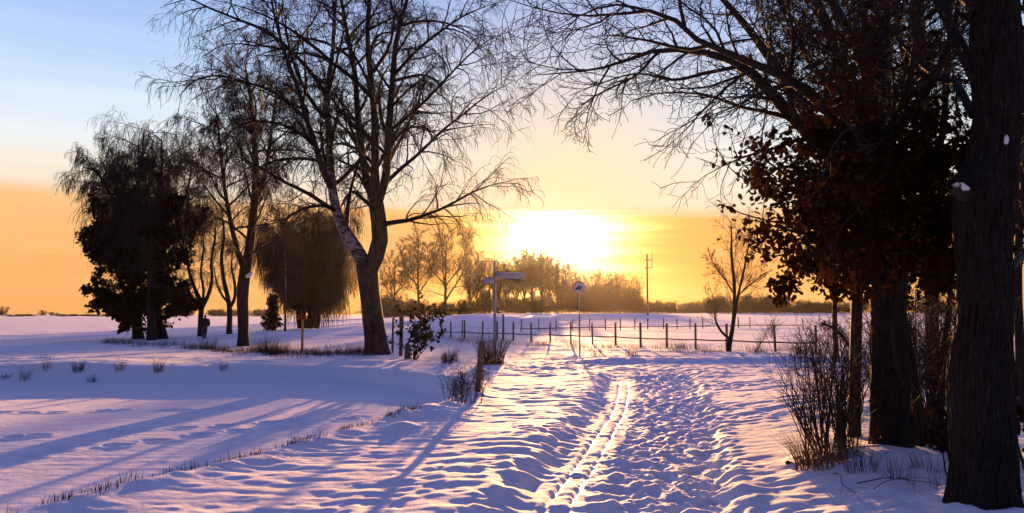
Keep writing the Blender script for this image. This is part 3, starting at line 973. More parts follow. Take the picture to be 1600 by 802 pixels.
# ---- dense weeping willow behind
rng = np.random.RandomState(71)
D = 88.0
b = on(478, D)
st = []
for (dx, top, dd, lean) in ((0, 338, 0, -4), (-10, 352, 1, -45), (6, 350, -1, 38), (-4, 370, -2, -26), (10, 380, 2, 22), (2, 345, 3, 12), (-8, 385, -3.5, -52), (14, 392, -3, 48), (0, 420, -4, -30), (4, 425, -4, 20)):
    x = 480 + dx
    st.append([(x, 512, 0, 11), (x + lean * 0.1, 480, dd * 0.2, 9), (x + lean * 0.45, 430, dd * 0.6, 6.5), (x + lean * 0.85, (430 + top) / 2, dd, 4), (x + lean, top, dd * 1.2, 1.5)])
stems = [pline(s, D, 14) for s in st]
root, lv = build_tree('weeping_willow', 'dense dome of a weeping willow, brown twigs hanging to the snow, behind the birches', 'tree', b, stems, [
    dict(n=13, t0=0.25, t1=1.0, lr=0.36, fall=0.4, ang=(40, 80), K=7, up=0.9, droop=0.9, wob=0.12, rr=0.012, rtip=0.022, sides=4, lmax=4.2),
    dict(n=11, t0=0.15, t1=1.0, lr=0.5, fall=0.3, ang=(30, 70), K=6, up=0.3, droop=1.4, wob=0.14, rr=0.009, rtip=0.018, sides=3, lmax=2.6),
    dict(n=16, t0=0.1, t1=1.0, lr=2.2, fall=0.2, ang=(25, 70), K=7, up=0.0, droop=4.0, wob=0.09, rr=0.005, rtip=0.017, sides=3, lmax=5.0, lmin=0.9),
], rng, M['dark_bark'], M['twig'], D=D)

def conifer(name, label, base, H, rad, seed):
    rng = np.random.RandomState(seed)
    root = empty(name, base, label, 'tree')
    p, r = auto_stem(base, H, 0.10, rng, wob=0.01)
    part('trunk', tubes(p[None], r[None], 8), M['dark_bark'], root)
    C, RC = spawn(p[None], r[None], 60, rng, t0=0.16, t1=0.98, lr=rad / H, fall=0.85, ang=(75, 100), K=5, droop=0.3, wob=0.05, rr=0.01, rtip=0.008)
    C2, RC2 = spawn(C, RC, 10, rng, t0=0.15, t1=1.0, lr=0.4, fall=0.3, ang=(40, 60), K=4, droop=0.4, wob=0.05, rr=0.01, rtip=0.012)
    part('crown', merge([tubes(C, RC, 3), tubes(C2, RC2, 3), leaves_on(C2, 2500, 0.3, rng, None, False, 0.8, 0.06)]), M['needle'], root)
    return root
conifer('spruce_tree', 'small dark spruce on a short stem at the left foot of the willow', on(428, 82), 3.9, 1.1, 81)
rng = np.random.RandomState(83)
b = on(448, 80)
sx = b.x
stm = [auto_stem(b, 8.5, 0.11, rng, (-0.3, 0.4), wob=0.02)]
build_tree('young_birch', 'slim young birch with a pale stem in front of the willow', 'tree', b, stm, [
    dict(n=26, t0=0.35, t1=1.0, lr=0.25, fall=0.6, ang=(30, 55), K=6, up=0.5, droop=0.5, wob=0.1, rr=0.012, rtip=0.010, sides=3),
    dict(n=9, t0=0.2, t1=1.0, lr=0.5, fall=0.4, ang=(30, 60), K=5, droop=1.2, wob=0.12, rr=0.008, rtip=0.007, sides=3)], rng, M['birch_bark'], M['twig'], D=80)

# ---- far wood along the field edge: a few kinds, copied with their parts
def far_tree(name, seed, H, spread, n1=16, trunk_r=0.28, fork=0.28, label=None, loc=None, upright=0.7, fine=8, leafy_=0, group='trees along the far field edge'):
    rng = np.random.RandomState(seed)
    base = Vector((0, 0, 0)) if loc is None else loc
    bz = np.array(base)
    stems = [auto_stem(bz, H, trunk_r, rng, (0, 0), wob=0.03, rtip=0.03)]
    nf = rng.randint(3, 5)
    p, r = stems[0]
    for k in range(nf):
        a = 6.28 * k / nf + rng.uniform(0, 1)
        i = int(len(p) * (fork + 0.06 * k))
        s = rng.uniform(0.55, 0.9) * spread
        e = bz + np.array((math.cos(a) * s, math.sin(a) * s, H * rng.uniform(0.78, 0.97)))
        m_ = (p[i] * 0.45 + e * 0.55) + np.array((math.cos(a) * s * 0.28, math.sin(a) * s * 0.28, -H * 0.02))
        q = smooth_line(np.array([(*p[i], r[i] * 0.7), (*m_, r[i] * 0.4), (*e, 0.03)]), 12)
        stems.append((q[:, :3], q[:, 3]))
    root, lv = build_tree(name, label, 'tree', base, stems, [
        dict(n=n1, t0=fork, t1=1.0, lr=0.34, fall=0.45, ang=(30, 65), K=6, up=upright, droop=0.1, wob=0.13, rr=0.012, rtip=0.045, sides=4, lmax=spread),
        dict(n=10, t0=0.2, t1=1.0, lr=0.5, fall=0.4, ang=(28, 60), K=5, up=upright * 0.5, droop=0.1, wob=0.15, rr=0.009, rtip=0.030, sides=3),
        dict(n=fine, t0=0.2, t1=1.0, lr=0.7, fall=0.3, ang=(25, 55), K=4, up=0.1, droop=0.1, wob=0.14, rr=0.006, rtip=0.021, sides=3),
    ], rng, M['dark_bark'], M['twig'], group=group, trunk_sides=8, stemK=12, D=200)
    return root

fA = far_tree('bare_tree', 91, 22.0, 9.0, n1=18, trunk_r=0.42, fork=0.22, label='wide round-crowned bare tree with a dividing bole on the far field edge', loc=on(697, 205))
fB = far_tree('bare_tree', 92, 22.5, 7.0, n1=18, trunk_r=0.36, fork=0.25, label='upright bare tree just right of the big birch trunk, on the far field edge', loc=on(655, 207))
fC = far_tree('bare_tree', 93, 15.0, 4.2, n1=20, trunk_r=0.20, label='thin tall bare tree close left of the signpost in the far wood', loc=on(744, 208), fork=0.2, upright=1.0)
copy_tree(fC, on(735, 206), 1.3, 0.82, 'bare tree with a leaning top, second left of the signpost in the far wood')
copy_tree(fA, on(618, 214), 2.0, 0.78, 'bare tree showing right beside the big birch trunk in the far wood')
for i, (px, s, rz, Y) in enumerate([(806, 0.95, 0.4, 212), (820, 1.03, 2.2, 210), (832, 1.05, 4.0, 213), (846, 1.02, 5.1, 209), (858, 0.98, 1.0, 214), (872, 0.9, 3.1, 211), (792, 0.8, 2.7, 214), (890, 0.8, 0.7, 213)]):
    copy_tree(fC, on(px, Y), rz, s, 'slender bare tree in the row against the sun between the signpost and the round sign')
for i, (px, s, rz, Y) in enumerate([(912, 0.50, 0.4, 216), (935, 0.52, 1.4, 222), (968, 0.50, 2.4, 224), (990, 0.46, 3.3, 222), (780, 0.62, 4.4, 222), (765, 0.7, 5.5, 224)]):
    copy_tree(fA, on(px, Y), rz, s, 'small bare treetop rising over the hedge in the far wood under the sun')

def far_bush(name, seed, H, rad, label=None, loc=None, group='bushes along the far field edge', n=14, sy=1.0):
    rng = np.random.RandomState(seed)
    base = np.array(loc if loc is not None else (0, 0, 0), float)
    root = empty(name, Vector(base), label, 'bush', group)
    st = []
    for k in range(n):
        a = rng.uniform(0, 6.28)
        s = rad * math.sqrt(rng.uniform(0, 1))
        hh = H * math.sqrt(max(0.12, 1 - (s / rad) ** 2)) * rng.uniform(0.85, 1.0)
        p0 = base + (math.cos(a) * s * 0.35, math.sin(a) * s * 0.35 * sy, -0.2)
        e = base + (math.cos(a) * s, math.sin(a) * s * sy, hh)
        q = smooth_line(np.array([(*p0, 0.07), (*(p0 * 0.5 + e * 0.5 + np.array((0, 0, hh * 0.08))), 0.05), (*e, 0.02)]), 8)
        st.append((q[:, :3], q[:, 3]))
    part('stems', merge([tubes(p[None], r[None], 4) for p, r in st]), M['dark_bark'], root)
    P, Rr = stackK(st, 8)
    C, RC = spawn(P, Rr, 12, rng, t0=0.1, t1=1.0, lr=0.35, fall=0.3, ang=(30, 75), K=5, up=0.3, wob=0.14, rr=0.012, rtip=0.022)
    C2, RC2 = spawn(C, RC, 9, rng, t0=0.1, t1=1.0, lr=0.6, fall=0.3, ang=(30, 70), K=4, up=0.2, wob=0.15, rr=0.008, rtip=0.017)
    C3, RC3 = spawn(C2, RC2, 4, rng, t0=0.1, t1=1.0, lr=0.8, fall=0.3, ang=(30, 70), K=3, up=0.1, wob=0.15, rr=0.008, rtip=0.016)
    part('crown', merge([tubes(C, RC, 3), tubes(C2, RC2, 3), tubes(C3, RC3, 3)]), M['twig'], root)
    return root
hA = far_bush('bush', 101, 8.2, 6.0, 'large domed thicket on the far field edge directly right of the round sign', on(955, 205), n=34)
copy_tree(hA, on(920, 203), 1.1, 0.92, 'domed thicket on the far field edge right behind the round sign')
copy_tree(hA, on(880, 205), 2.1, 0.90, 'domed thicket on the far field edge just left of the round sign')
copy_tree(hA, on(985, 207), 4.1, 0.80, 'sloping right-hand end of the domed thicket, left of the telegraph pole')
copy_tree(hA, on(846, 207), 5.1, 0.62, 'low thicket under the slender trees, left of the round sign')
copy_tree(hA, on(757, 198), 0.6, (0.50, 0.5, 0.75), 'dark rounded bush on the far field edge beside the signpost')
hB = far_bush('bush', 102, 5.0, 5.5, 'low hedge bush on the far field edge below the upright bare tree', on(640, 204), n=20)
for i, (px, s) in enumerate([(600, 1.15), (618, 1.3), (665, 0.85), (690, 0.8), (715, 0.8), (735, 0.9), (785, 1.0), (805, 0.95), (826, 1.0)]):
    copy_tree(hB, on(px, 204 + (i * 7) % 5), i * 1.3, s, 'low hedge bush along the foot of the far wood under the bare trees')
for i, (px, sx_, sz_, Y) in enumerate([(1012, 0.8, 0.62, 208), (1035, 0.9, 0.74, 212), (1055, 0.8, 0.68, 215), (1078, 0.9, 0.66, 214), (1100, 0.9, 0.74, 210)]):
    copy_tree(hB, on(px, Y), i * 1.1, (sx_, sx_, sz_), 'low bush on the skyline between the telegraph pole and the lone young tree')
for i, (px, sx_, sz_, Y) in enumerate([(1118, 1.0, 0.92, 206), (1140, 1.0, 1.04, 207), (1163, 1.0, 1.08, 205), (1186, 1.0, 1.04, 208), (1208, 1.0, 1.0, 207), (1230, 1.0, 0.84, 206), (1252, 1.0, 0.72, 208), (1275, 1.0, 0.6, 207), (1300, 1.0, 0.7, 208), (1440, 1.0, 0.8, 208), (1330, 1.0, 0.8, 208), (1470, 1.0, 0.7, 208)]):
    copy_tree(hB, on(px, Y), i * 1.7, (sx_, sx_, sz_), 'bush of the dark low wood on the skyline behind the lone young tree')
# horizon on the left
hC = far_bush('bush', 103, 7.0, 5.0, 'round bare bush alone on the horizon at the far left', on(9, 520), group='bushes on the left horizon', n=12)
copy_tree(hC, on(71, 540), 1.0, (0.7, 0.7, 0.62), 'small pale pointed bush on the left horizon, middle of three')
copy_tree(hC, on(87, 540), 2.0, (0.9, 0.9, 0.42), 'low dark bush on the left horizon, rightmost of three')
for i, px in enumerate([30, 50, 108, 125, 145, 165, 182, 282, 296, 340, 352, 366, 402, 412]):
    copy_tree(hB, on(px, 430 + (i * 37) % 60), i * 0.9, (1.2, 1.2, 0.28 if px < 250 else 0.9), 'low dark scrub along the snowy horizon at the left')

# ------------------------------------------------------------------ lone young tree by the fence, right of the crossing
rng = np.random.RandomState(111)
b = at(1139, 550)
D = b.y
st = [[(1138, 556, 0, 9), (1139, 545, 0, 8), (1145, 510, 0, 6.5), (1148, 470, 0, 6), (1146, 430, 0.1, 5), (1143, 400, 0.2, 4), (1143, 370, 0.2, 2.6), (1142, 345, 0.2, 1)],
      [(1144, 515, 0, 6), (1150, 480, -0.3, 5), (1156, 450, -0.5, 4), (1164, 415, -0.7, 3), (1170, 380, -0.9, 2), (1172, 350, -1, 1)],
      [(1140, 530, 0, 5), (1127, 518, 0.3, 4), (1118, 500, 0.6, 3), (1117, 475, 0.8, 1.5), (1110, 450, 0.9, 0.8)],
      [(1148, 470, 0, 3), (1160, 455, 0.5, 2.6), (1178, 440, 0.9, 2), (1198, 425, 1.2, 1)],
      [(1147, 460, 0, 3), (1135, 440, -0.5, 2.4), (1120, 420, -0.9, 1.7), (1108, 398, -1.2, 0.8)]]
build_tree('young_tree', 'lone bare young tree with two upright stems beside the fence, against the orange sky', 'tree', b, [pline(s, D, 16) for s in st], [
    dict(n=15, t0=0.3, t1=1.0, lr=0.38, fall=0.5, ang=(25, 50), K=6, up=0.5, droop=0.1, wob=0.10, rr=0.007, rtip=0.0075, sides=4, lmax=2),
    dict(n=8, t0=0.15, t1=1.0, lr=0.5, fall=0.4, ang=(25, 50), K=5, up=0.3, droop=0.1, wob=0.12, rr=0.006, rtip=0.0055, sides=3, lmax=1.1),
    dict(n=4, t0=0.2, t1=1.0, lr=0.6, fall=0.3, ang=(25, 50), K=4, up=0.1, droop=0.2, wob=0.12, rr=0.005, rtip=0.0045, sides=3, lmax=0.6)],
    rng, M['dark_bark'], M['twig'], trunk_sides=8, D=D)

def shrub(name, label, base, H, n, seed, spread=0.6, mat='twig', group=None, cat='shrub', r0=0.012, n1=7, n2=4, lean=(0, 0), rtip=0.0025, clump=0.08, leaf=None, wob=0.1):
    rng = np.random.RandomState(seed)
    base = Vector(base)
    bz = np.array(base)
    root = empty(name, base, label, cat, group)
    st = []
    for k in range(n):
        a = rng.uniform(0, 6.28)
        s = spread * H * rng.uniform(0.15, 1.0)
        hh = H * rng.uniform(0.5, 1.0)
        p0 = bz + (math.cos(a) * clump * rng.uniform(0.2, 1), math.sin(a) * clump * rng.uniform(0.2, 1), -0.06)
        e = bz + (math.cos(a) * s + lean[0], math.sin(a) * s + lean[1], hh)
        md = p0 * 0.5 + e * 0.5 + rng.normal(0, 0.06 * H, 3) + np.array((0, 0, hh * 0.06))
        rr_ = r0 * rng.uniform(0.6, 1.1)
        q = smooth_line(np.array([(*p0, rr_), (*md, rr_ * 0.7), (*e, rtip)]), 9)
        st.append((q[:, :3], np.maximum(q[:, 3], rtip)))
    part('stems', merge([tubes(p[None], r[None], 5) for p, r in st]), M[mat], root)
    P, Rr = stackK(st, 9)
    C, RC = spawn(P, Rr, n1, rng, t0=0.25, t1=1.0, lr=0.35, fall=0.4, ang=(25, 55), K=5, up=0.3, wob=wob, rr=0.008, rtip=rtip)
    C2, RC2 = spawn(C, RC, n2, rng, t0=0.2, t1=1.0, lr=0.6, fall=0.3, ang=(25, 55), K=4, up=0.1, wob=wob, rr=0.006, rtip=rtip * 0.8)
    part('twigs', merge([tubes(C, RC, 3), tubes(C2, RC2, 3)]), M[mat], root)
    if leaf:
        nl, size, m = leaf
        part('leaves', leaves_on(np.concatenate([C[:, :4], C2]), nl, size, rng, lambda p: p[:, 2] > bz[2] + 0.05, True, 0.7, 0.03), M[m], root)
    return root

shrub('shrub', 'small bare shrub in the snow field right of the lone young tree', at(1205, 528), 1.5, 7, 113, 0.55, r0=0.02, rtip=0.005)
shrub('leafy_bush', 'low bush keeping dark leaves beside the big birch trunk', at(646, 562), 1.85, 9, 114, 0.62, r0=0.024, n1=7, n2=5, lean=(0.25, 0), leaf=(620, 0.12, 'dark_leaf'), rtip=0.004)
shrub('shrub', 'sparse dead shrub leaning in the snow right of the lone young tree', at(1178, 551), 1.3, 5, 115, 0.7, r0=0.014, lean=(0.4, 0), rtip=0.004)

# ------------------------------------------------------------------ right-hand trees
def noise3(x, y, z, s):
    return pnoise(x + 0.71 * z, y - 0.63 * z, s) + pnoise(z + 0.37 * x, y + 0.54 * x, s + 1)

def bark_trunk(pts, D, K, S, amp, fx, fz, seed, flare=None):
    P, Rr = pline(pts, D, K)
    V, Q = tubes(P[None], Rr[None], S)
    V = V.reshape(K, S, 3)
    a = np.arange(S) * 2 * np.pi / S
    ar = Rr[:, None]
    zz = P[:, 2][:, None]
    cx_, cy_ = np.cos(a)[None, :] * 0.27, np.sin(a)[None, :] * 0.27
    n = 1 - np.abs(noise3(cx_ * fx, cy_ * fx, zz * fz + 0 * cx_, seed)) * 1.9
    n2 = noise3(cx_ * fx * 2.2, cy_ * fx * 2.2, zz * fz * 2.6 + 0 * cx_, seed + 4)
    lump = noise3(cx_ * 5, cy_ * 5, zz * 1.6 + 0 * cx_, seed + 9)
    lobe = np.exp(-np.maximum(zz - P[0, 2] - 0.12, 0) / 0.22) * (0.5 + 0.5 * np.cos(5 * a + seed)[None, :] + 0.3 * np.cos(3 * a + 1.7 * seed)[None, :])
    disp = 0.30 * ar * lobe + amp * (n - 0.5) + amp * 0.4 * n2 + amp * 1.3 * lump
    dirn = V - P[:, None, :]
    dirn /= np.linalg.norm(dirn, axis=2, keepdims=True)
    V = V + dirn * disp[:, :, None]
    return (V.reshape(-1, 3), Q), (P, Rr)

# --- nearest oak at the right edge
rng = np.random.RandomState(121)
NB = on(1540, 6.25)
near_pts = [(1542, 850, 0, 118), (1541, 815, 0, 104), (1538, 780, 0, 96), (1535, 700, 0, 90), (1533, 620, 0, 88), (1533, 570, 0, 88), (1535, 530, 0, 80), (1539, 460, 0, 73), (1538, 400, 0, 73),
            (1537, 350, 0.02, 80), (1539, 300, 0.03, 84), (1550, 250, 0.05, 72), (1555, 200, 0.06, 67), (1555, 100, 0.1, 67), (1553, 0, 0.15, 66), (1548, -120, 0.2, 62), (1540, -300, 0.3, 50), (1535, -520, 0.4, 30)]
VQ, (nP, nR) = bark_trunk(near_pts, 6.25, 520, 150, 0.019, 30.0, 2.4, 31)
nroot = empty('oak_tree', NB, 'thick furrowed oak trunk nearest the viewer with snow on a branch stub', 'tree')
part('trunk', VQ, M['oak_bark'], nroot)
Pn, Rn = stackK([(nP, nR)], 24)
nl = [[(1510, 305, 0, 30), (1496, 296, -0.15, 22), (1490, 288, -0.25, 18)],
      [(1565, 120, 0.1, 24), (1600, 60, 0.6, 18), (1650, 10, 1.1, 13), (1720, -60, 1.6, 6)],
      [(1530, 130, 0.1, 24), (1500, 70, 0.7, 19), (1470, 10, 1.3, 14), (1440, -70, 1.9, 9), (1420, -160, 2.3, 3)],
      [(1530, 20, 0.1, 22), (1480, -40, 0.7, 18), (1430, -100, 1.4, 12), (1380, -170, 2, 4)],
      [(1580, 260, 0.1, 14), (1602, 225, 0.8, 11), (1640, 190, 1.4, 8), (1700, 150, 2, 3)],
      [(1580, 420, 0.1, 10), (1600, 395, 0.7, 8), (1630, 380, 1.3, 5), (1680, 350, 1.9, 2)],
      [(1520, 180, 0.2, 14), (1490, 130, 1.2, 11), (1450, 110, 2.0, 8), (1400, 60, 2.8, 5), (1360, 30, 3.2, 2)]]
nls = [pline(l, 6.25, 14) for l in nl]
lP, lR = stackK(nls[1:], 14)
c1, r1 = spawn(lP, lR, 9, rng, t0=0.25, t1=1.0, lr=0.5, fall=0.4, ang=(30, 65), K=7, up=0.1, wob=0.15, rr=0.014, rtip=0.004)
c2, r2 = spawn(c1, r1, 8, rng, t0=0.2, t1=1.0, lr=0.5, fall=0.4, ang=(30, 60), K=6, wob=0.16, rr=0.010, rtip=0.0026)
c3, r3 = spawn(c2, r2, 5, rng, t0=0.2, t1=1.0, lr=0.6, fall=0.3, ang=(30, 60), K=5, wob=0.16, rr=0.008, rtip=0.0018)
part('crown', merge([tubes(*stackK(nls, 14), 10), tubes(c1, r1, 5), tubes(c2, r2, 4), tubes(c3, r3, 3)]), M['oak_twig'], nroot)
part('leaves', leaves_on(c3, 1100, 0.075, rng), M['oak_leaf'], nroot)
snow_lump('snow_cap', W(1500, 292, 6.05), 0.056, nroot, (1.15, 1.2, 0.5), Matrix.Rotation(0.35, 3, 'Y'))
snow_lump('snow_cap', W(1571, 219, 6.14), 0.034, nroot, (0.6, 0.9, 1.3), Matrix.Rotation(0.2, 3, 'Y'))

# --- second oak: limbs arching over the path, brown leaves kept on the lower boughs
rng = np.random.RandomState(131)
D = 8.6
OB = on(1390, D)
o_pts = [(1392, 755, 0, 86), (1392, 728, 0, 68), (1391, 690, 0, 59), (1390, 620, 0, 55), (1389, 540, 0, 54), (1390, 470, 0, 50), (1391, 420, 0, 52), (1385, 370, 0.05, 50), (1372, 310, 0.1, 48), (1362, 260, 0.15, 46), (1360, 200, 0.2, 42), (1366, 120, 0.3, 34), (1376, 30, 0.4, 28), (1380, -80, 0.5, 22), (1386, -220, 0.6, 14), (1390, -340, 0.6, 4)]
VQ, (oP, oR) = bark_trunk(o_pts, D, 300, 84, 0.015, 26.0, 2.4, 47)
oroot = empty('oak_tree', OB, 'oak beside the path with brown leaves and long limbs arching over the snow', 'tree')
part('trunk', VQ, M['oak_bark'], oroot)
ol = [
    [(1378, 345, 0.05, 30), (1340, 285, -0.2, 26), (1295, 235, -0.4, 23), (1242, 188, -0.5, 20), (1200, 140, -0.6, 18), (1159, 103, -0.6, 15), (1120, 86, -0.5, 12), (1087, 81, -0.4, 10), (1031, 78, -0.3, 7.5), (980, 94, -0.2, 5.5), (934, 108, 0, 4), (880, 114, 0.2, 2.5), (831, 118, 0.3, 1)],
    [(1372, 320, 0.1, 26), (1320, 250, 0.4, 22), (1280, 200, 0.6, 19), (1240, 150, 0.8, 17), (1210, 102, 0.9, 15), (1170, 46, 1.0, 12), (1130, 0, 1.0, 9), (1080, -50, 1.0, 5), (1040, -80, 1.0, 2)],
    [(1365, 280, 0.1, 26), (1330, 215, -0.5, 22), (1290, 168, -0.9, 18), (1240, 128, -1.2, 15), (1190, 105, -1.3, 13), (1130, 80, -1.3, 10), (1087, 61, -1.3, 9), (1057, 33, -1.2, 8), (1025, 18, -1.1, 6.5), (980, 21, -1, 5), (920, 25, -0.9, 3.6), (857, 18, -0.8, 2.4), (790, -2, -0.7, 1)],
    [(1362, 240, 0.2, 26), (1335, 180, 0.9, 24), (1318, 133, 1.4, 21), (1306, 87, 1.7, 19), (1292, 41, 2.0, 17), (1270, -10, 2.2, 14), (1240, -80, 2.4, 8), (1220, -130, 2.5, 3)],
    [(1361, 210, 0.2, 22), (1400, 150, 0.9, 18), (1420, 90, 1.4, 15), (1432, 30, 1.8, 12), (1440, -50, 2.1, 8), (1450, -120, 2.2, 3)],
    [(1364, 150, 0.3, 20), (1340, 80, -0.5, 17), (1310, 20, -1.1, 14), (1270, -40, -1.6, 10), (1230, -90, -2, 4)],
    [(1364, 230, 0.2, 18), (1420, 180, -0.6, 15), (1460, 120, -1.0, 12), (1490, 50, -1.3, 9), (1500, -20, -1.5, 4)],
    [(1240, 186, -0.5, 9), (1200, 176, -0.7, 7), (1150, 165, -0.9, 5), (1110, 150, -1.0, 4), (1060, 145, -1.1, 2.8), (1010, 150, -1.2, 1.6), (985, 158, -1.2, 0.9)],
    [(1031, 78, -0.3, 5), (990, 120, -0.5, 4), (950, 140, -0.6, 3), (915, 160, -0.7, 2), (890, 192, -0.8, 0.9)],
    [(1159, 103, -0.6, 7), (1100, 115, -0.9, 6), (1050, 125, -1.1, 4.6), (1000, 115, -1.2, 3.2), (940, 130, -1.3, 2), (890, 150, -1.4, 0.9)],
]
ols = [pline(l, D, 18) for l in ol]
thin = [ols.pop() for _ in range(3)]
more = [
    [(1376, 30, 0.4, 16), (1350, -20, -0.4, 13), (1320, -70, -0.9, 8), (1300, -120, -1.2, 3)],
    [(1362, 230, 0.2, 15), (1395, 190, -0.9, 13), (1420, 130, -1.5, 11), (1430, 60, -1.9, 9), (1425, -20, -2.2, 6), (1420, -90, -2.4, 2)],
    [(1318, 133, 1.4, 12), (1345, 90, 2.0, 10), (1362, 40, 2.5, 8), (1366, -20, 2.8, 5), (1370, -80, 3, 2)],
    [(1306, 87, 1.7, 10), (1270, 60, 2.1, 8), (1235, 25, 2.4, 6), (1205, -30, 2.7, 3)],
    [(1242, 188, -0.5, 11), (1232, 130, -1.0, 9), (1240, 70, -1.3, 7), (1232, 10, -1.5, 5), (1225, -60, -1.6, 2)],
    [(1290, 168, -0.9, 11), (1300, 110, -1.5, 9), (1330, 60, -1.9, 7), (1345, 0, -2.2, 5), (1352, -60, -2.4, 2)],
    [(1400, 150, 0.9, 11), (1450, 120, 1.2, 9), (1490, 70, 1.5, 6), (1520, 20, 1.7, 3)],
    [(1360, 200, 0.2, 12), (1320, 150, 0.2, 10), (1275, 110, 0.2, 8), (1245, 60, 0.1, 6), (1215, 0, 0, 4), (1200, -60, 0, 2)],
]
ols += [pline(l, D, 18) for l in more]
low = [  # lower boughs that keep their leaves
    [(1388, 400, 0, 14), (1340, 380, -0.5, 11), (1300, 372, -0.7, 8), (1250, 364, -0.8, 5), (1210, 354, -0.8, 3), (1180, 345, -0.8, 1)],
    [(1380, 350, 0, 14), (1330, 320, 0.5, 11), (1275, 300, 0.9, 8), (1225, 272, 1.1, 5), (1190, 245, 1.2, 2)],
    [(1386, 380, 0, 13), (1350, 340, -0.8, 10), (1310, 325, -1.1, 8), (1265, 328, -1.3, 5), (1225, 338, -1.4, 2)],
    [(1390, 440, 0, 12), (1350, 430, 0.5, 9), (1310, 420, 0.9, 7), (1270, 420, 1.2, 4), (1240, 430, 1.3, 1.5)],
    [(1370, 300, 0.1, 13), (1330, 250, -0.9, 10), (1290, 235, -1.1, 7), (1255, 225, -1.3, 4), (1225, 215, -1.4, 1.5)],
    [(1391, 400, 0, 13), (1430, 370, -0.4, 10), (1460, 340, -0.8, 7), (1490, 330, -1.0, 3)],
    [(1380, 350, 0, 13), (1420, 310, 0.6, 10), (1450, 270, 1.0, 7), (1480, 240, 1.3, 3)],
    [(1370, 300, 0.1, 13), (1410, 260, -0.7, 10), (1450, 230, -1.1, 7), (1490, 200, -1.4, 3)],
    [(1390, 430, 0, 10), (1420, 420, 0.5, 8), (1450, 410, 0.8, 5), (1480, 420, 1.1, 2)],
    [(1365, 280, 0.1, 12), (1350, 240, -1.2, 9), (1330, 200, -2.0, 6), (1310, 180, -2.5, 2)],
    [(1370, 310, 0, 12), (1360, 290, -1.0, 9), (1350, 300, -1.8, 6), (1340, 330, -2.4, 2)],
    [(1388, 410, 0, 10), (1380, 390, -0.9, 8), (1370, 380, -1.6, 5), (1360, 390, -2.1, 2)],
]
lows = [pline(l, D, 14) for l in low]
uP, uR = stackK(ols, 18)
c1, r1 = spawn(uP, uR, 20, rng, t0=0.18, t1=1.0, lr=0.34, fall=0.45, ang=(30, 65), K=8, up=0.15, droop=0.15, wob=0.13, rr=0.012, rtip=0.004, lmax=1.7)
c2, r2 = spawn(c1, r1, 11, rng, t0=0.2, t1=1.0, lr=0.48, fall=0.4, ang=(30, 62), K=6, up=0.05, droop=0.2, wob=0.16, rr=0.008, rtip=0.0034, lmax=0.9)
c3, r3 = spawn(c2, r2, 6, rng, t0=0.25, t1=1.0, lr=0.55, fall=0.3, ang=(30, 60), K=5, droop=0.3, wob=0.15, rr=0.006, rtip=0.0026, lmax=0.45)
hP, hR = stackK(thin, 18)
e1, f1 = spawn(hP, hR, 15, rng, t0=0.15, t1=1.0, lr=0.30, fall=0.3, ang=(25, 55), K=7, up=0.1, droop=0.3, wob=0.13, rr=0.010, rtip=0.0035, lmax=0.9)
e2, f2 = spawn(e1, f1, 8, rng, t0=0.2, t1=1.0, lr=0.5, fall=0.3, ang=(25, 60), K=5, droop=0.3, wob=0.14, rr=0.007, rtip=0.0025, lmax=0.4)
whip = [pline(l, D, 14) for l in (
    [(1230, 250, 0, 3.5), (1180, 285, -0.2, 2.6), (1140, 262, -0.4, 1.8), (1116, 220, -0.4, 1.2), (1112, 185, -0.4, 0.7)],
    [(1225, 350, 0, 3.5), (1180, 340, 0.3, 2.6), (1150, 330, 0.5, 1.8), (1130, 318, 0.6, 0.8)],
    [(1220, 300, 0, 3), (1175, 270, 0.3, 2.2), (1150, 240, 0.5, 1.5), (1140, 205, 0.6, 0.8)],
    [(1240, 395, 0, 3), (1205, 400, -0.3, 2.2), (1180, 392, -0.5, 1.5), (1160, 375, -0.6, 0.8)])]
vP, vR = stackK(whip, 14)
v2, y2 = spawn(vP, vR, 7, rng, t0=0.2, t1=1.0, lr=0.22, fall=0.2, ang=(30, 65), K=5, droop=0.2, wob=0.14, rr=0.008, rtip=0.0022, lmax=0.3, lmin=0.06)
wP, wR = stackK(lows, 14)
d1, q1 = spawn(wP, wR, 11, rng, t0=0.2, t1=1.0, lr=0.42, fall=0.4, ang=(30, 70), K=7, droop=0.3, wob=0.16, rr=0.010, rtip=0.003, lmax=0.9)
d2, q2 = spawn(d1, q1, 7, rng, t0=0.2, t1=1.0, lr=0.5, fall=0.4, ang=(30, 65), K=5, droop=0.3, wob=0.16, rr=0.008, rtip=0.002, lmax=0.45, lmin=0.1)
part('crown', merge([tubes(uP, uR, 10), tubes(c1, r1, 6), tubes(c2, r2, 4), tubes(c3, r3, 3), tubes(hP, hR, 7), tubes(e1, f1, 4), tubes(e2, f2, 3), tubes(vP, vR, 5), tubes(v2, y2, 3), tubes(wP, wR, 7), tubes(d1, q1, 4), tubes(d2, q2, 3)]), M['oak_twig'], oroot)
part('leaves', merge([leaves_on(d2, 15500, 0.068, rng, lambda p: (p[:, 2] < 4.3) & (rng.uniform(0, 1, len(p)) < 0.10 + 0.9 * sstep(p[:, 0], 2.2, 3.4)) & (rng.uniform(0, 1, len(p)) < 1 - 0.8 * sstep(p[:, 2], 3.4, 4.2)), True, 0.6, 0.06), leaves_on(v2, 120, 0.062, rng, None, True, 0.6, 0.02), leaves_on(c3, 600, 0.075, rng, lambda p: p[:, 0] > 2.6)]), M['oak_leaf'], oroot)

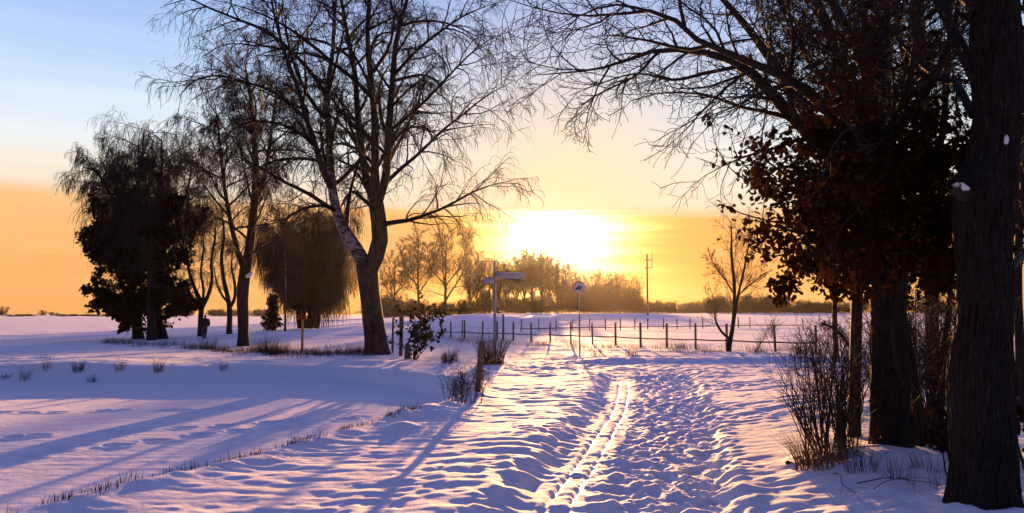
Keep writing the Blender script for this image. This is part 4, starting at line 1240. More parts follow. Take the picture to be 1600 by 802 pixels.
# --- other stems among the right-hand trees
def side_tree(name, label, cat, pts_list, D, base_px, seed, mat, levels=None, twig='twig', sides=10):
    rng = np.random.RandomState(seed)
    b = on(base_px, D)
    return build_tree(name, label, cat, b, [pline(s, D, 20) for s in pts_list], levels or [
        dict(n=24, t0=0.25, t1=1.0, lr=0.28, fall=0.4, ang=(30, 65), K=7, up=0.3, wob=0.14, rr=0.011, rtip=0.005, sides=5, lmax=2.3),
        dict(n=9, t0=0.2, t1=1.0, lr=0.5, fall=0.4, ang=(30, 62), K=6, up=0.1, droop=0.2, wob=0.15, rr=0.008, rtip=0.004, sides=3, lmax=1.1),
        dict(n=5, t0=0.2, t1=1.0, lr=0.6, fall=0.3, ang=(30, 60), K=5, droop=0.3, wob=0.15, rr=0.006, rtip=0.0032, sides=3, lmax=0.55)],
        rng, M[mat], M[twig], trunk_sides=sides, D=D)
Y = 9.8
side_tree('young_birch', 'slim young birch stem between the shrub by the path and the leafy oak', 'tree',
          [[(1335, 705, 0, 24), (1335, 680, 0, 20), (1336, 600, 0, 18), (1338, 500, 0, 17), (1341, 420, 0, 17), (1346, 340, 0, 15), (1344, 240, 0, 13), (1350, 120, 0, 11), (1352, 0, 0, 9), (1360, -150, 0, 4)]], Y, 1335, 141, 'birch_bark')
side_tree('bare_tree', 'dark upright trunk seen between the two big oaks', 'tree',
          [[(1457, 640, 0, 26), (1457, 600, 0, 22), (1456, 500, 0, 20), (1455, 400, 0, 19), (1452, 300, 0, 18), (1446, 180, 0, 16), (1440, 60, 0, 14), (1434, -60, 0, 10), (1430, -200, 0, 4)],
           [(1452, 300, 0, 11), (1470, 220, 0.5, 10), (1480, 120, 1, 9), (1486, 0, 1.4, 6), (1490, -100, 1.6, 2)],
           [(1446, 180, 0, 10), (1415, 100, -0.6, 8), (1400, 20, -1, 6), (1390, -80, -1.4, 2)]], 15.5, 1457, 142, 'dark_bark')
side_tree('bare_tree', 'thin trunk with a broken low bough, left of the young birch', 'tree',
          [[(1306, 566, 0, 12), (1306, 545, 0, 9), (1304, 500, 0, 8), (1305, 450, 0, 7), (1302, 380, 0, 6), (1306, 300, 0, 5), (1304, 200, 0, 3.5), (1306, 120, 0, 1)],
           [(1332, 548, -0.5, 6), (1318, 528, -0.5, 6), (1300, 512, -0.4, 5), (1284, 505, -0.4, 3)]], 25.5, 1306, 143, 'dark_bark', sides=7)
side_tree('bare_tree', 'slender tree behind the nearest oak at the right edge', 'tree',
          [[(1592, 690, 0, 20), (1592, 660, 0, 16), (1594, 560, 0, 14), (1590, 450, 0, 13), (1596, 300, 0, 11), (1600, 150, 0, 9), (1606, 0, 0, 7), (1610, -120, 0, 2)]], 11.0, 1592, 144, 'dark_bark')
side_tree('bare_tree', 'twin-stemmed bare tree rising behind the leafy oak', 'tree',
          [[(1412, 600, 0, 18), (1412, 575, 0, 15), (1410, 500, 0, 14), (1404, 400, 0, 13), (1396, 280, 0, 12), (1388, 150, 0, 11), (1384, 20, 0, 9), (1380, -90, 0, 3)],
           [(1404, 400, 0, 9), (1424, 300, 0.6, 8), (1432, 180, 1, 7), (1440, 40, 1.4, 5), (1444, -60, 1.6, 1.5)],
           [(1396, 280, 0, 8), (1350, 180, 0.6, 7), (1320, 90, 1, 6), (1300, 0, 1.4, 4), (1290, -70, 1.6, 1.5)]], 18.0, 1412, 145, 'dark_bark')
# hazel of several leaning stems between the oaks
side_tree('hazel_bush', 'many-stemmed hazel leaning out between the two big oaks', 'bush',
          [[(1440, 730, 0, 24), (1438, 690, 0, 20), (1432, 620, 0, 15), (1420, 540, 0, 11), (1410, 470, 0, 8), (1404, 400, 0, 4)],
           [(1450, 730, 0, 22), (1460, 680, 0, 18), (1472, 610, 0.1, 14), (1490, 540, 0.2, 11), (1508, 470, 0.3, 8), (1520, 400, 0.4, 4)],
           [(1448, 725, 0.1, 18), (1450, 660, 0.2, 15), (1464, 590, 0.4, 12), (1478, 520, 0.6, 9), (1486, 440, 0.8, 6), (1490, 380, 1, 3)],
           [(1444, 725, -0.1, 14), (1430, 670, -0.2, 12), (1412, 620, -0.4, 9), (1400, 560, -0.6, 6), (1392, 500, -0.7, 3)],
           [(1452, 728, 0, 14), (1480, 660, -0.1, 11), (1500, 610, -0.2, 8), (1512, 560, -0.2, 4)]], 8.9, 1446, 146, 'dark_bark', [
        dict(n=9, t0=0.3, t1=1.0, lr=0.40, fall=0.3, ang=(30, 70), K=7, up=0.1, wob=0.15, rr=0.009, rtip=0.003, sides=5, lmax=1.0),
        dict(n=6, t0=0.2, t1=1.0, lr=0.5, fall=0.4, ang=(30, 65), K=6, wob=0.16, rr=0.008, rtip=0.0022, sides=3, lmax=0.5),
        dict(n=3, t0=0.2, t1=1.0, lr=0.6, fall=0.3, ang=(30, 60), K=4, wob=0.15, rr=0.006, rtip=0.0016, sides=3, lmax=0.3)])
shrub('shrub', 'thick brush of upright bare stems at the foot of the oak beside the path', at(1300, 705), 1.25, 46, 151, 0.42, r0=0.011, n1=7, n2=3, rtip=0.0022, clump=0.30, lean=(-0.05, 0))
shrub('shrub', 'loose arching shrub with thin whips reaching over the path edge', at(1275, 690), 1.55, 16, 152, 0.62, r0=0.008, n1=6, n2=3, rtip=0.0018, clump=0.18, lean=(-0.12, 0))
shrub('shrub', 'brushwood thicket behind the hazel between the oaks', on(1470, 11.5), 1.9, 30, 153, 0.55, r0=0.013, n1=8, n2=4, rtip=0.0028, clump=0.5)
shrub('shrub', 'brushwood thicket behind the shrub at the path, left of the young birch', on(1300, 11.8), 1.4, 22, 154, 0.5, r0=0.010, n1=8, n2=4, rtip=0.0026, clump=0.4)
shrub('leafy_bush', 'oak sapling with a few rust-red leaves at the foot of the nearest oak', on(1478, 7.3), 0.95, 7, 155, 0.4, r0=0.009, n1=5, n2=3, rtip=0.002, leaf=(70, 0.085, 'oak_leaf'))
shrub('leafy_bush', 'oak sapling with rust-red leaves at the right edge behind the nearest oak', on(1596, 7.6), 1.1, 7, 156, 0.4, r0=0.009, n1=5, n2=3, rtip=0.002, leaf=(110, 0.085, 'oak_leaf'))
shrub('shrub', 'tall crowded brush of thin dark rods standing right behind the oak beside the path', on(1432, 9.9), 2.3, 34, 158, 0.45, r0=0.013, n1=8, n2=4, rtip=0.0028, clump=0.5)
shrub('shrub', 'dense dark brush hiding the foot of the nearest oak on its left side', on(1478, 8.6), 1.5, 26, 159, 0.5, r0=0.010, n1=7, n2=3, rtip=0.0024, clump=0.35)
for i, (px, Y, H) in enumerate([(1250, 22, 1.3), (1275, 24, 1.5), (1340, 20, 1.7), (1430, 16, 1.6), (1480, 22, 1.8), (1365, 15, 1.4)]):
    shrub('shrub', 'scrubby bare bush in the snow behind the right-hand trees', on(px, Y), H, 12, 160 + i, 0.6, r0=0.012, n1=7, n2=3, rtip=0.004, clump=0.3, group='scrub behind the right-hand trees')

# ------------------------------------------------------------------ grass and weeds
def grass_tuft(name, label, base, H, n, seed, spread=0.5, mat='grass', group=None, clump=0.1, cat='grass tuft', w0=0.004):
    VQ = grass_geo([(base[0], base[1], base[2], H, n, spread, clump)], seed, w0)
    return solo(name, VQ, M[mat], base, label, cat, group, False)

def grass_geo(spots, seed, w0=0.004):
    """bent blades: narrow three-sided stalks"""
    rng = np.random.RandomState(seed)
    Ps, Rs = [], []
    for (x, y, z, H, n, spread, clump) in spots:
        a = rng.uniform(0, 6.28, n)
        rr_ = clump * np.sqrt(rng.uniform(0, 1, n))
        hh = H * rng.uniform(0.35, 1.0, n)
        s = spread * hh * rng.uniform(0.1, 1.1, n)
        a2 = a + rng.normal(0, 0.7, n)
        p0 = np.stack([x + np.cos(a) * rr_, y + np.sin(a) * rr_, np.full(n, z - 0.05)], 1)
        for k, q in enumerate(np.linspace(0, 1, 5)):
            pass
        q = np.linspace(0, 1, 5)[None, :, None]
        out = np.stack([np.cos(a2) * s, np.sin(a2) * s, np.zeros(n)], 1)[:, None, :]
        P = p0[:, None, :] + out * q ** 2 + np.array([0, 0, 1.0])[None, None, :] * (hh[:, None, None] + 0.05) * (q - 0.18 * (s / hh)[:, None, None] * q ** 3)
        P[:, 1:] += rng.normal(0, 0.01, (n, 4, 3)) * hh[:, None, None]
        Ps.append(P)
        Rs.append(np.maximum(w0 * rng.uniform(0.5, 1.1, n)[:, None] * (1 - np.linspace(0, 1, 5)[None, :] ** 2), 0.0008))
    return tubes(np.concatenate(Ps), np.concatenate(Rs), 3)

# singled-out weeds on the left bank
for (px, py, H, n, sp, mat, lab, nm) in [
    (38, 592, 0.55, 26, 0.8, 'weed', 'bent dead weed stalks leaning right on the bank at the far left', 'dead_weed'),
    (74, 577, 0.52, 24, 0.3, 'grass', 'narrow upright weed tuft on the left bank, between the leaning stalks and the dark tuft', 'dead_weed'),
    (122, 580, 0.40, 70, 0.6, 'weed', 'dense dark grass tuft on the left bank', 'grass_tuft'),
    (144, 594, 0.24, 36, 0.5, 'weed', 'low dark tuft just below the bank, right of the dense dark tuft', 'grass_tuft'),
    (188, 578, 0.46, 40, 0.9, 'grass', 'tuft of weeds slanting right in the middle of the left bank', 'grass_tuft'),
    (248, 580, 0.44, 60, 0.7, 'grass', 'wide pale straw tuft with fanned stalks on the left bank', 'grass_tuft'),
    (350, 578, 0.38, 30, 0.4, 'weed', 'small tuft with two upright stalks, rightmost on the left bank', 'grass_tuft'),
    (10, 590, 0.16, 40, 0.9, 'weed', 'flat dark weed clump at the left edge of the bank', 'dead_weed'),
]:
    b = at(px, py)
    grass_tuft(nm, lab, b, H * 1.15, n, int(px) + 5, sp, mat, None, 0.14, 'weed' if nm == 'dead_weed' else 'grass tuft', 0.006)
# tufts of the rough strip at the foot of the birches
rs = np.random.RandomState(5)
for i, px in enumerate([172, 185, 200, 222, 262, 280, 296, 308, 325, 342, 362, 392, 405, 418, 428, 440, 455, 466, 486, 502, 520, 540, 556, 566]):
    t = (px - 172) / 394.0
    py = np.interp(px, [172, 260, 340, 420, 500, 570], [537, 540, 548, 553, 556, 553]) + rs.uniform(-2, 2)
    b = at(px, py)
    big = px in (405, 418, 428, 440, 325)
    grass_tuft('grass_tuft', 'tuft of dry grass in the rough strip at the foot of the birches', b, (0.85 if big else 0.5) * rs.uniform(0.85, 1.15), 110 if big else 60, 300 + i, 0.55, 'weed' if i % 3 else 'grass', 'dry grass in the strip under the birches', 0.38, w0=0.007)
spots = []
for k in range(170):
    px = rs.uniform(165, 585)
    py = np.interp(px, [165, 260, 340, 420, 500, 585], [536, 541, 548, 552, 555, 553]) + rs.normal(0, 2.6)
    b = at(px, py)
    spots.append((b.x, b.y, b.z, rs.uniform(0.12, 0.38), 22, 0.7, 0.35))
solo('rough_grass', grass_geo(spots, 9, 0.006), M['weed'], (0, 0, 0), 'short rough grass poking through the snow under the birches', 'grass', None, False, 'stuff')
# along the fence
spots = []
for k in range(150):
    px = rs.uniform(680, 1290)
    py = np.interp(px, [680, 760, 900, 1100, 1290], [530, 536, 541, 548, 552]) + rs.normal(0, 2.5)
    b = at(px, py)
    spots.append((b.x, b.y, b.z, rs.uniform(0.1, 0.55) * (1.4 if px < 800 else 1), 14, 0.6, 0.3))
solo('rough_grass', grass_geo(spots, 10, 0.006), M['grass'], (0, 0, 0), 'thin dry grass along the foot of the near fence', 'grass', None, False, 'stuff')
for (px, py, H, n, sp, lab) in [(932, 556, 0.42, 55, 0.9, 'low spreading weed tuft right beside the round sign pole'),
                                (987, 556, 0.42, 60, 0.35, 'compact weed tuft below the fence, second right of the round sign'),
                                (1252, 553, 0.75, 70, 0.5, 'tall dry grass clump at the right end of the near fence'),
                                (1062, 545, 0.55, 50, 0.6, 'pale grass clump at the fence, left of the lone young tree'),
                                (705, 566, 0.75, 44, 0.5, 'thin dry weeds standing left of the leaning post'),
                                (1190, 552, 0.35, 40, 0.6, 'short weed tuft by the fence right of the lone young tree')]:
    b = at(px, py)
    grass_tuft('grass_tuft', lab, b, H, n, px, sp, 'weed', None, 0.25, 'grass tuft', 0.006)
grass_tuft('tall_grass', 'tall fanned clump of dry stalks at the foot of the signpost', at(768, 570), 1.30, 300, 771, 0.50, 'weed', None, 0.42, 'grass tuft', 0.007)
shrub('dead_weed', 'dark tangle of dead weeds at the foot of the leaning post', at(722, 628), 0.62, 42, 772, 0.75, 'weed', None, 'weed', r0=0.006, n1=7, n2=4, rtip=0.002, clump=0.38)
shrub('dead_weed', 'thin dead stalks standing close behind the leaning post', at(752, 606), 0.60, 20, 773, 0.45, 'weed', None, 'weed', r0=0.005, n1=5, n2=3, rtip=0.002, clump=0.2)
shrub('dead_weed', 'dark clod of dead weeds in the snow left of the tall grass clump', at(700, 569), 0.35, 26, 774, 0.9, 'weed', None, 'weed', r0=0.010, n1=5, n2=3, rtip=0.004, clump=0.2)
# stubble on the lip of the verge
spots = []
for k in range(620):
    y = rs.uniform(5.4, 13.2)
    if rs.uniform() > 0.12 + 0.88 * (pnoise(np.array([y * 1.7]), np.array([0.3]), 40)[0] > -0.08):
        continue
    x = float(edge_x(y)) + rs.normal(0.02, 0.07)
    spots.append((x, y, gz(x, y), rs.uniform(0.04, 0.09) + 0.10 * rs.uniform() ** 4, rs.randint(1, 6), 0.4, 0.035))
solo('stubble', grass_geo(spots, 12, 0.0045), M['weed'], (0, 0, 0), 'short dark stubble along the lip of the snowy verge', 'grass', None, False, 'stuff')
# dry grass below the brush on the right
grass_tuft('tall_grass', 'tan dry grass clump spilling onto the snow below the brush by the path', at(1278, 728), 0.42, 320, 781, 0.9, 'grass', None, 0.24, 'grass tuft', 0.0035)
for i, (px, py, H, n) in enumerate([(1345, 735, 0.3, 60), (1400, 745, 0.25, 40), (1450, 735, 0.25, 40), (1320, 715, 0.35, 70), (1480, 760, 0.2, 30)]):
    grass_tuft('grass_tuft', 'thin dry grass poking from the snow at the foot of the right-hand oaks', at(px, py), H, n, 790 + i, 0.6, 'weed', 'dry grass at the foot of the right-hand oaks', 0.16, w0=0.003)
# bare whips standing in the shaded snow
for i, (a_, b_, r_) in enumerate([((1300, 742), (1345, 790), 0.005), ((1335, 757), (1478, 762), 0.006), ((1360, 770), (1460, 752), 0.004), ((1400, 750), (1440, 772), 0.004)]):
    A, B = at(*a_), at(*b_)
    pts = []
    for q in np.linspace(0, 1, 9):
        x, y = A.x + (B.x - A.x) * q, A.y + (B.y - A.y) * q
        x += 0.03 * math.sin(q * 9 + i)
        pts.append((x, y, gz(x, y) + 0.015 + 0.05 * math.sin(q * math.pi)))
    P = np.array(pts)[None]
    rr_ = np.linspace(r_, r_ * 0.35, 9)[None]
    C, RC = spawn(P, rr_, 5, np.random.RandomState(i), t0=0.3, lr=0.25, ang=(25, 50), K=4, wob=0.1, rr=0.006, rtip=0.0015)
    solo('fallen_twig', merge([tubes(P, rr_, 5), tubes(C, RC, 3)]), M['twig'], A, 'thin fallen twig lying on the shaded snow below the oaks', 'twig', 'fallen twigs below the oaks')
# clods kicked onto the path
for i, (px, py, r_) in enumerate([(963, 780, 0.018), (948, 772, 0.010), (1232, 727, 0.025)]):
    b = at(px, py)
    n, m_ = 9, 6
    V = []
    rg = np.random.RandomState(i + 3)
    for a in range(m_):
        th = math.pi * (a + 0.15) / (m_ - 0.7)
        for c in range(n):
            ph = 6.283 * c / n
            k = r_ * (1 + rg.uniform(-0.3, 0.3))
            V.append((math.sin(th) * math.cos(ph) * k * 1.6, math.sin(th) * math.sin(ph) * k, math.cos(th) * k * 0.8))
    Q = [(a * n + c, a * n + (c + 1) % n, (a + 1) * n + (c + 1) % n, (a + 1) * n + c) for a in range(m_ - 1) for c in range(n)]
    solo('soil_clod', (np.array(V) + np.array((b.x, b.y, b.z + r_ * 0.4)), np.array(Q)), M['soil'], b,
         ['dark clod of soil on the trampled path', 'smaller dark crumb of soil left of the clod on the path', 'dark lump on the bright verge right of the path'][i], 'clod')

# ------------------------------------------------------------------ posts and fences
def post_geo(b, H, r, lean=(0, 0), n=9, seed=0):
    rg = np.random.RandomState(seed)
    K = 7
    q = np.linspace(0, 1, K)
    P = np.stack([b[0] + lean[0] * q, b[1] + lean[1] * q, b[2] - 0.2 + (H + 0.2) * q], 1)
    V, Q = tubes(P[None], (r * (1 + 0.05 * rg.normal(0, 1, K)))[None], n)
    cap = disc_cap(P[-1] - (0, 0, 0.002), r * 1.0, n, dome=r * 0.25)
    return merge([(V, Q), cap])

def fence(label, posts, rails, name='fence', r=0.05, group=None):
    """posts: (px, base y, top y); rails: list of (height fraction, radius, material, sag, i0, i1, part name)"""
    B = []
    for (px, by, ty) in posts:
        b = at(px, by)
        H = (by - ty) * b.y / FPX
        B.append((b, H))
    root = empty(name, B[0][0], label, 'fence', group)
    rg = np.random.RandomState(len(posts))
    for i, (b, H) in enumerate(B):
        part('post', post_geo(b, H, r * rg.uniform(0.85, 1.15), (rg.normal(0, 0.02), rg.normal(0, 0.02)), 8, i), M['post'], root)
    for (hf, rad, mat, sag, i0, i1, nm) in rails:
        pts = []
        for i in range(i0, i1):
            (a, Ha), (c, Hc) = B[i], B[i + 1]
            for q in np.linspace(0, 1, 6)[:-1 if i < i1 - 1 else None]:
                h_ = (Ha * (1 - q) + Hc * q) * hf
                pts.append((a.x * (1 - q) + c.x * q, a.y * (1 - q) + c.y * q - r - rad, a.z * (1 - q) + c.z * q + h_ - sag * 4 * q * (1 - q)))
        P = np.array(pts)[None]
        part(nm, tubes(P, np.full((1, P.shape[1]), rad), 5), M[mat], root)
    return root

near = [(690, 527, 502), (704, 529, 503), (726, 530, 501), (754, 531, 503), (777, 532, 503), (802, 533, 503), (830, 535, 504), (860, 535, 504), (892, 537, 504), (926, 538, 505), (962, 540, 505), (1001, 543, 505), (1042, 544, 506), (1087, 546, 506), (1136, 548, 507), (1212, 551, 508), (1275, 553, 509)]
fence('near fence of wooden posts with a dark lower rail and white tape', near, [
    (0.38, 0.034, 'rail', 0.02, 0, 16, 'rail'),
    (0.93, 0.020, 'tape', 0.05, 5, 10, 'tape'),
    (0.68, 0.006, 'wire', 0.03, 0, 16, 'wire')], r=0.055)
far = [(814, 519, 499), (842, 518, 499), (869, 517, 499), (895, 516.5, 499), (921, 516, 498), (946, 516, 498), (969.5, 516, 498), (992, 515, 498), (1012, 515, 498), (1037, 514.5, 498), (1058, 514.5, 498), (1078, 514, 498), (1098, 514, 498), (1154, 513, 496), (1172, 512.5, 496), (1255, 512, 497)]
fence('far fence of thin wooden posts on the open snow field, behind the near fence', far, [
    (0.25, 0.045, 'rail', 0.02, 0, 15, 'rail'),
    (0.95, 0.025, 'tape', 0.08, 1, 6, 'tape')], r=0.055)
# posts beside the big birch
for (px, by, ty, r_, lab) in [(613, 552, 497, 0.045, 'thin weathered post close right of the big birch trunk'),
                              (626, 557, 484, 0.075, 'tall dark post between the big birch and the leafy bush'),
                              (636, 561, 540, 0.11, 'short sawn post stump under the leafy bush'),
                              (786, 533, 492, 0.06, 'tall single post sticking out above the near fence, right of the signpost'),
                              (722, 529, 501, 0.04, 'thin stake leaning on the near fence left of the signpost')]:
    b = at(px, by)
    solo('wooden_post', post_geo(b, (by - ty) * b.y / FPX, r_, (0.02, 0), 9, px), M['post'], b, lab, 'post')
b = at(745, 611)
Dp = b.y
root = empty('wooden_post', b, 'weathered grey post leaning right on the verge, dead weeds at its foot', 'post')
part('shaft', post_geo(b, 76 * Dp / FPX, 0.065, (0.10, 0.03), 12, 2), M['post'], root)
part('bracket', box((b.x + 0.14, b.y - 0.02, b.z + 0.42), 0.06, 0.05, 0.05), M['wire'], root, False)

# yellow marker post with an orange head
b = at(472, 548)
Dm = b.y
root = empty('marker_post', b, 'yellow marker post with an orange head board in the snow left of the big birch', 'marker')
h = 50 * Dm / FPX
part('shaft', merge([tubes(np.array([[(b.x, b.y, b.z - 0.2), (b.x, b.y, b.z + h * 0.5), (b.x, b.y, b.z + h)]]), np.array([[0.06, 0.06, 0.06]]), 12), disc_cap((b.x, b.y, b.z + h - 0.002), 0.06, 12, dome=0.01)]), M['yellow'], root)
part('head_board', box((b.x, b.y - 0.075, b.z + h + 0.10), 0.40, 0.03, 0.30), M['orange'], root, False)

# ------------------------------------------------------------------ signs
b = at(773, 556)
Ds = b.y
k = Ds / FPX
def wz(py): return float(W(773, py, Ds)[2])
root = empty('signpost', b, 'signpost with two blank pale arm boards, short one left and long one right', 'sign')
part('pole', merge([tubes(np.array([[(b.x, b.y, b.z - 0.3), (b.x, b.y, b.z + 1.5), (b.x, b.y, wz(408))]]), np.array([[0.062, 0.062, 0.062]]), 12), disc_cap((b.x, b.y, wz(408) - 0.002), 0.062, 12, dome=0.02)]), M['pole'], root)
def arm(pa, pb, top, bot, tilt):
    xa, xb = float(W(pa, top, Ds)[0]), float(W(pb, top, Ds)[0])
    cx_, cz_ = (xa + xb) / 2, (wz(top) + wz(bot)) / 2
    L, H = abs(xb - xa), wz(top) - wz(bot)
    rot = Matrix.Rotation(tilt, 3, 'Y')
    o = part('arm_board', box((cx_, b.y - 0.10, cz_), L, 0.024, H, rot), M['board'], root, False)
    rim = []
    for s in (-1, 1):
        rim.append(box((cx_, b.y - 0.113, cz_ + s * (H / 2 - 0.009)), L * 0.999, 0.006, 0.018, None))
        rim.append(box((cx_ + s * (L / 2 - 0.009), b.y - 0.1135, cz_), 0.018, 0.006, H - 0.04, None))
    V, Q = merge(rim)
    V = (V - np.array((cx_, b.y, cz_))) @ np.array(rot).T + np.array((cx_, b.y, cz_))
    r_ = part('rim', (V, Q), M['board_rim'], o, False)
    fx = b.x + (0.02 if pa > 773 else -0.02)
    f = part('clamp', box((b.x, b.y - 0.045, cz_), 0.15, 0.085, 0.08), M['pole'], root, False)
arm(776, 819, 425, 436.5, R(1.5))
arm(753.5, 773, 434, 444.5, 0.0)

b = at(906, 557)
Dr = b.y
root = empty('round_sign', b, 'round prohibition sign with a red ring and a dark horse and rider on white', 'sign')
cz_ = float(W(904, 450, Dr)[2])
cxr = float(W(904.5, 450, Dr)[0])
rad = 10.5 * Dr / FPX
part('pole', merge([tubes(np.array([[(b.x, b.y, b.z - 0.3), ((b.x * 2 + cxr) / 3, b.y, b.z + 1.2), (cxr, b.y, cz_ + rad * 0.8)]]), np.array([[0.034, 0.034, 0.034]]), 10)]), M['pole'], root)
def disc(cx, y, cz, r0, r1, n=40, th=0.01):
    a = np.arange(n) * 2 * np.pi / n
    rings = [(r0, y + th), (r1, y + th), (r1, y), (r0, y)]
    V = np.concatenate([np.c_[cx + r * np.cos(a), np.full(n, yy), cz + r * np.sin(a)] for r, yy in rings])
    Q = [(s * n + i, s * n + (i + 1) % n, ((s + 1) % 4) * n + (i + 1) % n, ((s + 1) % 4) * n + i) for s in range(4) for i in range(n)]
    return V, np.array(Q)
plate = part('plate', disc(cxr, b.y - 0.050, cz_, 0.001, rad, th=0.008), M['sign_white'], root, False)
part('red_ring', disc(cxr, b.y - 0.054, cz_, rad * 0.80, rad * 0.985, th=0.003), M['sign_red'], plate, False)
# horse and rider, cut out as one flat black sheet of simple outlines
def poly_sheet(polys, cx, y, cz, s, th=0.002):
    V, Q = [], []
    for P in polys:
        n = len(P)
        o = len(V)
        # quads strips: outlines are given as two matching edge chains
        up, lo = P
        for (ux, uz), (lx, lz) in zip(up, lo):
            V.append((cx + ux * s, y, cz + uz * s))
            V.append((cx + lx * s, y, cz + lz * s))
        for i in range(len(up) - 1):
            Q.append((o + 2 * i, o + 2 * i + 1, o + 2 * i + 3, o + 2 * i + 2))
    return np.array(V), np.array(Q)
horse = [
    ([(-.50, .10), (-.30, .14), (0, .08), (.22, .16), (.34, .34), (.46, .36), (.58, .22)], [(-.48, -.06), (-.30, -.12), (0, -.12), (.20, -.10), (.34, .08), (.44, .20), (.54, .14)]),
    ([(-.44, -.04), (-.56, -.24), (-.50, -.42)], [(-.32, -.10), (-.46, -.26), (-.42, -.42)]),
    ([(-.34, -.10), (-.34, -.30), (-.44, -.48)], [(-.22, -.10), (-.24, -.30), (-.34, -.48)]),
    ([(.12, -.10), (.30, -.24), (.26, -.42)], [(.24, -.06), (.42, -.22), (.36, -.42)]),
    ([(.04, -.10), (.08, -.30), (.02, -.46)], [(.16, -.10), (.18, -.30), (.12, -.46)]),
    ([(-.48, .08), (-.62, .02), (-.64, -.22)], [(-.46, -.02), (-.56, -.04), (-.58, -.22)]),
    ([(-.16, .06), (-.14, .30), (-.08, .46)], [(.08, .04), (.10, .30), (.06, .46)]),
    ([(-.08, .48), (-.08, .60), (-.03, .66)], [(.08, .48), (.08, .60), (.03, .66)]),
    ([(.02, .36), (.20, .26), (.28, .20)], [(.02, .26), (.18, .18), (.26, .14)]),
    ([(-.10, .10), (.04, -.10), (.02, -.26)], [(.06, .10), (.14, -.10), (.10, -.26)]),
]
part('horse_symbol', poly_sheet(horse, cxr, b.y - 0.0525, cz_ - rad * 0.05, rad * 0.95), M['sign_black'], plate, False)

# ------------------------------------------------------------------ telegraph pole
b = on(1011, 160)
root = empty('telegraph_pole', b, 'tall wooden telegraph pole with two short crossarms on the skyline, right of the sun', 'pole')
Ht = float(W(1011, 397, 160)[2]) - b.z
part('pole', merge([tubes(np.array([[(b.x, b.y, b.z - 0.5), (b.x, b.y, b.z + Ht * 0.5), (b.x, b.y, b.z + Ht)]]), np.array([[0.22, 0.19, 0.16]]), 10), disc_cap((b.x, b.y, b.z + Ht - 0.002), 0.16, 10, dome=0.03)]), M['post'], root)
for py, hw in ((406.5, 0.75), (419, 0.85)):
    z = float(W(1011, py, 160)[2])
    c = part('crossarm', box((b.x + 0.15, b.y - 0.24, z), hw * 2, 0.16, 0.16), M['post'], root, False)
    for dx in (-hw * 0.85, hw * 0.85):
        part('insulator', tubes(np.array([[(b.x + 0.15 + dx, b.y - 0.24, z + 0.082), (b.x + 0.15 + dx, b.y - 0.24, z + 0.2), (b.x + 0.15 + dx, b.y - 0.24, z + 0.32)]]), np.array([[0.05, 0.07, 0.03]]), 8), M['pole'], c)
part('strut', tubes(np.array([[(b.x + 0.95, b.y - 0.37, float(W(1011, 420, 160)[2])), (b.x + 0.98, b.y - 0.37, float(W(1011, 408, 160)[2])), (b.x + 0.95, b.y - 0.37, float(W(1011, 396, 160)[2]))]]), np.full((1, 3), 0.07), 6), M['post'], root)

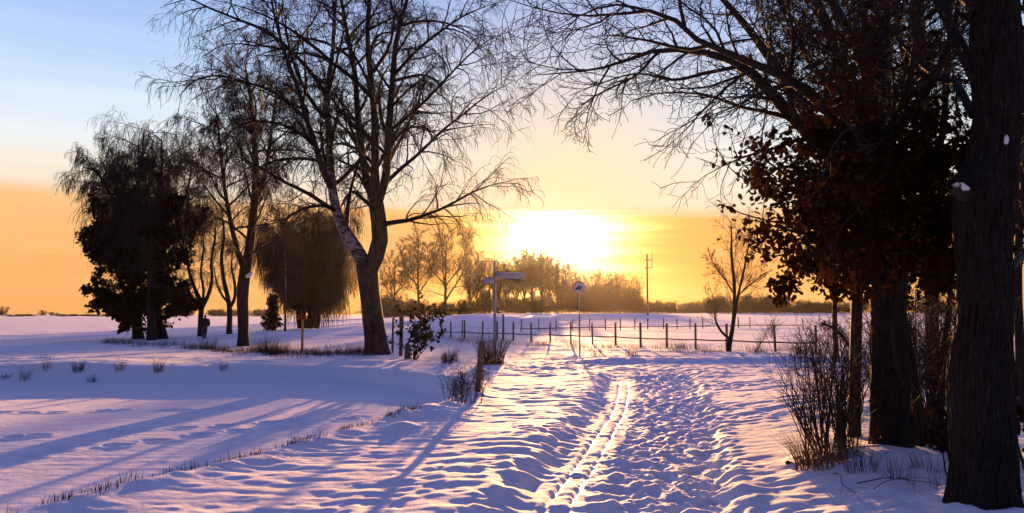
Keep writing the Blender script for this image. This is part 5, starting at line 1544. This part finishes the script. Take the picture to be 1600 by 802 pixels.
# ------------------------------------------------------------------ walker
def skin_mesh(name, joints, edges, mat, parent, sub=2):
    """one continuous surface grown over a skeleton of joints (x, y, z, rx, ry)"""
    me = bpy.data.meshes.new(name)
    me.from_pydata([j[:3] for j in joints], edges, [])
    o = bpy.data.objects.new(name, me)
    COL.objects.link(o)
    md = o.modifiers.new('skin', 'SKIN')
    for v, j in zip(me.skin_vertices[0].data if me.skin_vertices else [], joints):
        v.radius = (j[3], j[4])
    if not me.skin_vertices:
        bpy.context.view_layer.update()
        for v, j in zip(me.skin_vertices[0].data, joints):
            v.radius = (j[3], j[4])
    me.skin_vertices[0].data[0].use_root = True
    md.use_smooth_shade = True
    ss = o.modifiers.new('sub', 'SUBSURF')
    ss.levels = ss.render_levels = sub
    me.materials.append(mat)
    o.parent = parent
    return o
b = on(323, 56)
b.z = gz(b.x, b.y)
root = empty('person', b, 'person in dark jacket and cap walking away, hands in pockets, among the left trees', 'person')
body_j = [(0, 0, .95, .15, .11), (0, .01, 1.12, .14, .10), (0, .02, 1.32, .17, .11), (0, .03, 1.45, .09, .08), (0, .04, 1.53, .055, .055), (0, .05, 1.61, .10, .11), (0, .06, 1.71, .085, .10),
          (-.10, 0, .86, .12, .12), (-.10, .12, .50, .085, .085), (-.10, .02, .10, .06, .06), (-.10, .14, .04, .04, .035),
          (.10, 0, .86, .12, .12), (.10, -.02, .48, .085, .085), (.11, -.22, .14, .06, .06), (.11, -.12, .04, .04, .035),
          (-.20, .02, 1.42, .06, .06), (-.29, -.04, 1.16, .05, .05), (-.20, .08, .96, .04, .04),
          (.20, .02, 1.42, .06, .06), (.29, -.04, 1.16, .05, .05), (.20, .08, .96, .04, .04)]
body_e = [(0, 1), (1, 2), (2, 3), (3, 4), (4, 5), (5, 6), (0, 7), (7, 8), (8, 9), (9, 10), (0, 11), (11, 12), (12, 13), (13, 14), (3, 15), (15, 16), (16, 17), (3, 18), (18, 19), (19, 20)]
skin_mesh('body', body_j, body_e, M['trouser'], root)
jk_j = [(0, 0, .84, .25, .18), (0, .01, 1.08, .24, .17), (0, .02, 1.30, .26, .18), (0, .03, 1.46, .15, .13), (0, .03, 1.54, .10, .10),
        (-.23, .02, 1.40, .12, .11), (-.31, -.03, 1.14, .10, .10), (-.25, .07, .95, .08, .08),
        (.23, .02, 1.40, .12, .11), (.31, -.03, 1.14, .10, .10), (.25, .07, .95, .08, .08)]
jk_e = [(0, 1), (1, 2), (2, 3), (3, 4), (3, 5), (5, 6), (6, 7), (3, 8), (8, 9), (9, 10)]
skin_mesh('jacket', jk_j, jk_e, M['jacket'], root)
skin_mesh('cap', [(0, .06, 1.68, .10, .115), (0, .055, 1.75, .085, .10), (0, .05, 1.78, .03, .03)], [(0, 1), (1, 2)], M['jacket'], root)
root.rotation_euler = (0, 0, R(6))
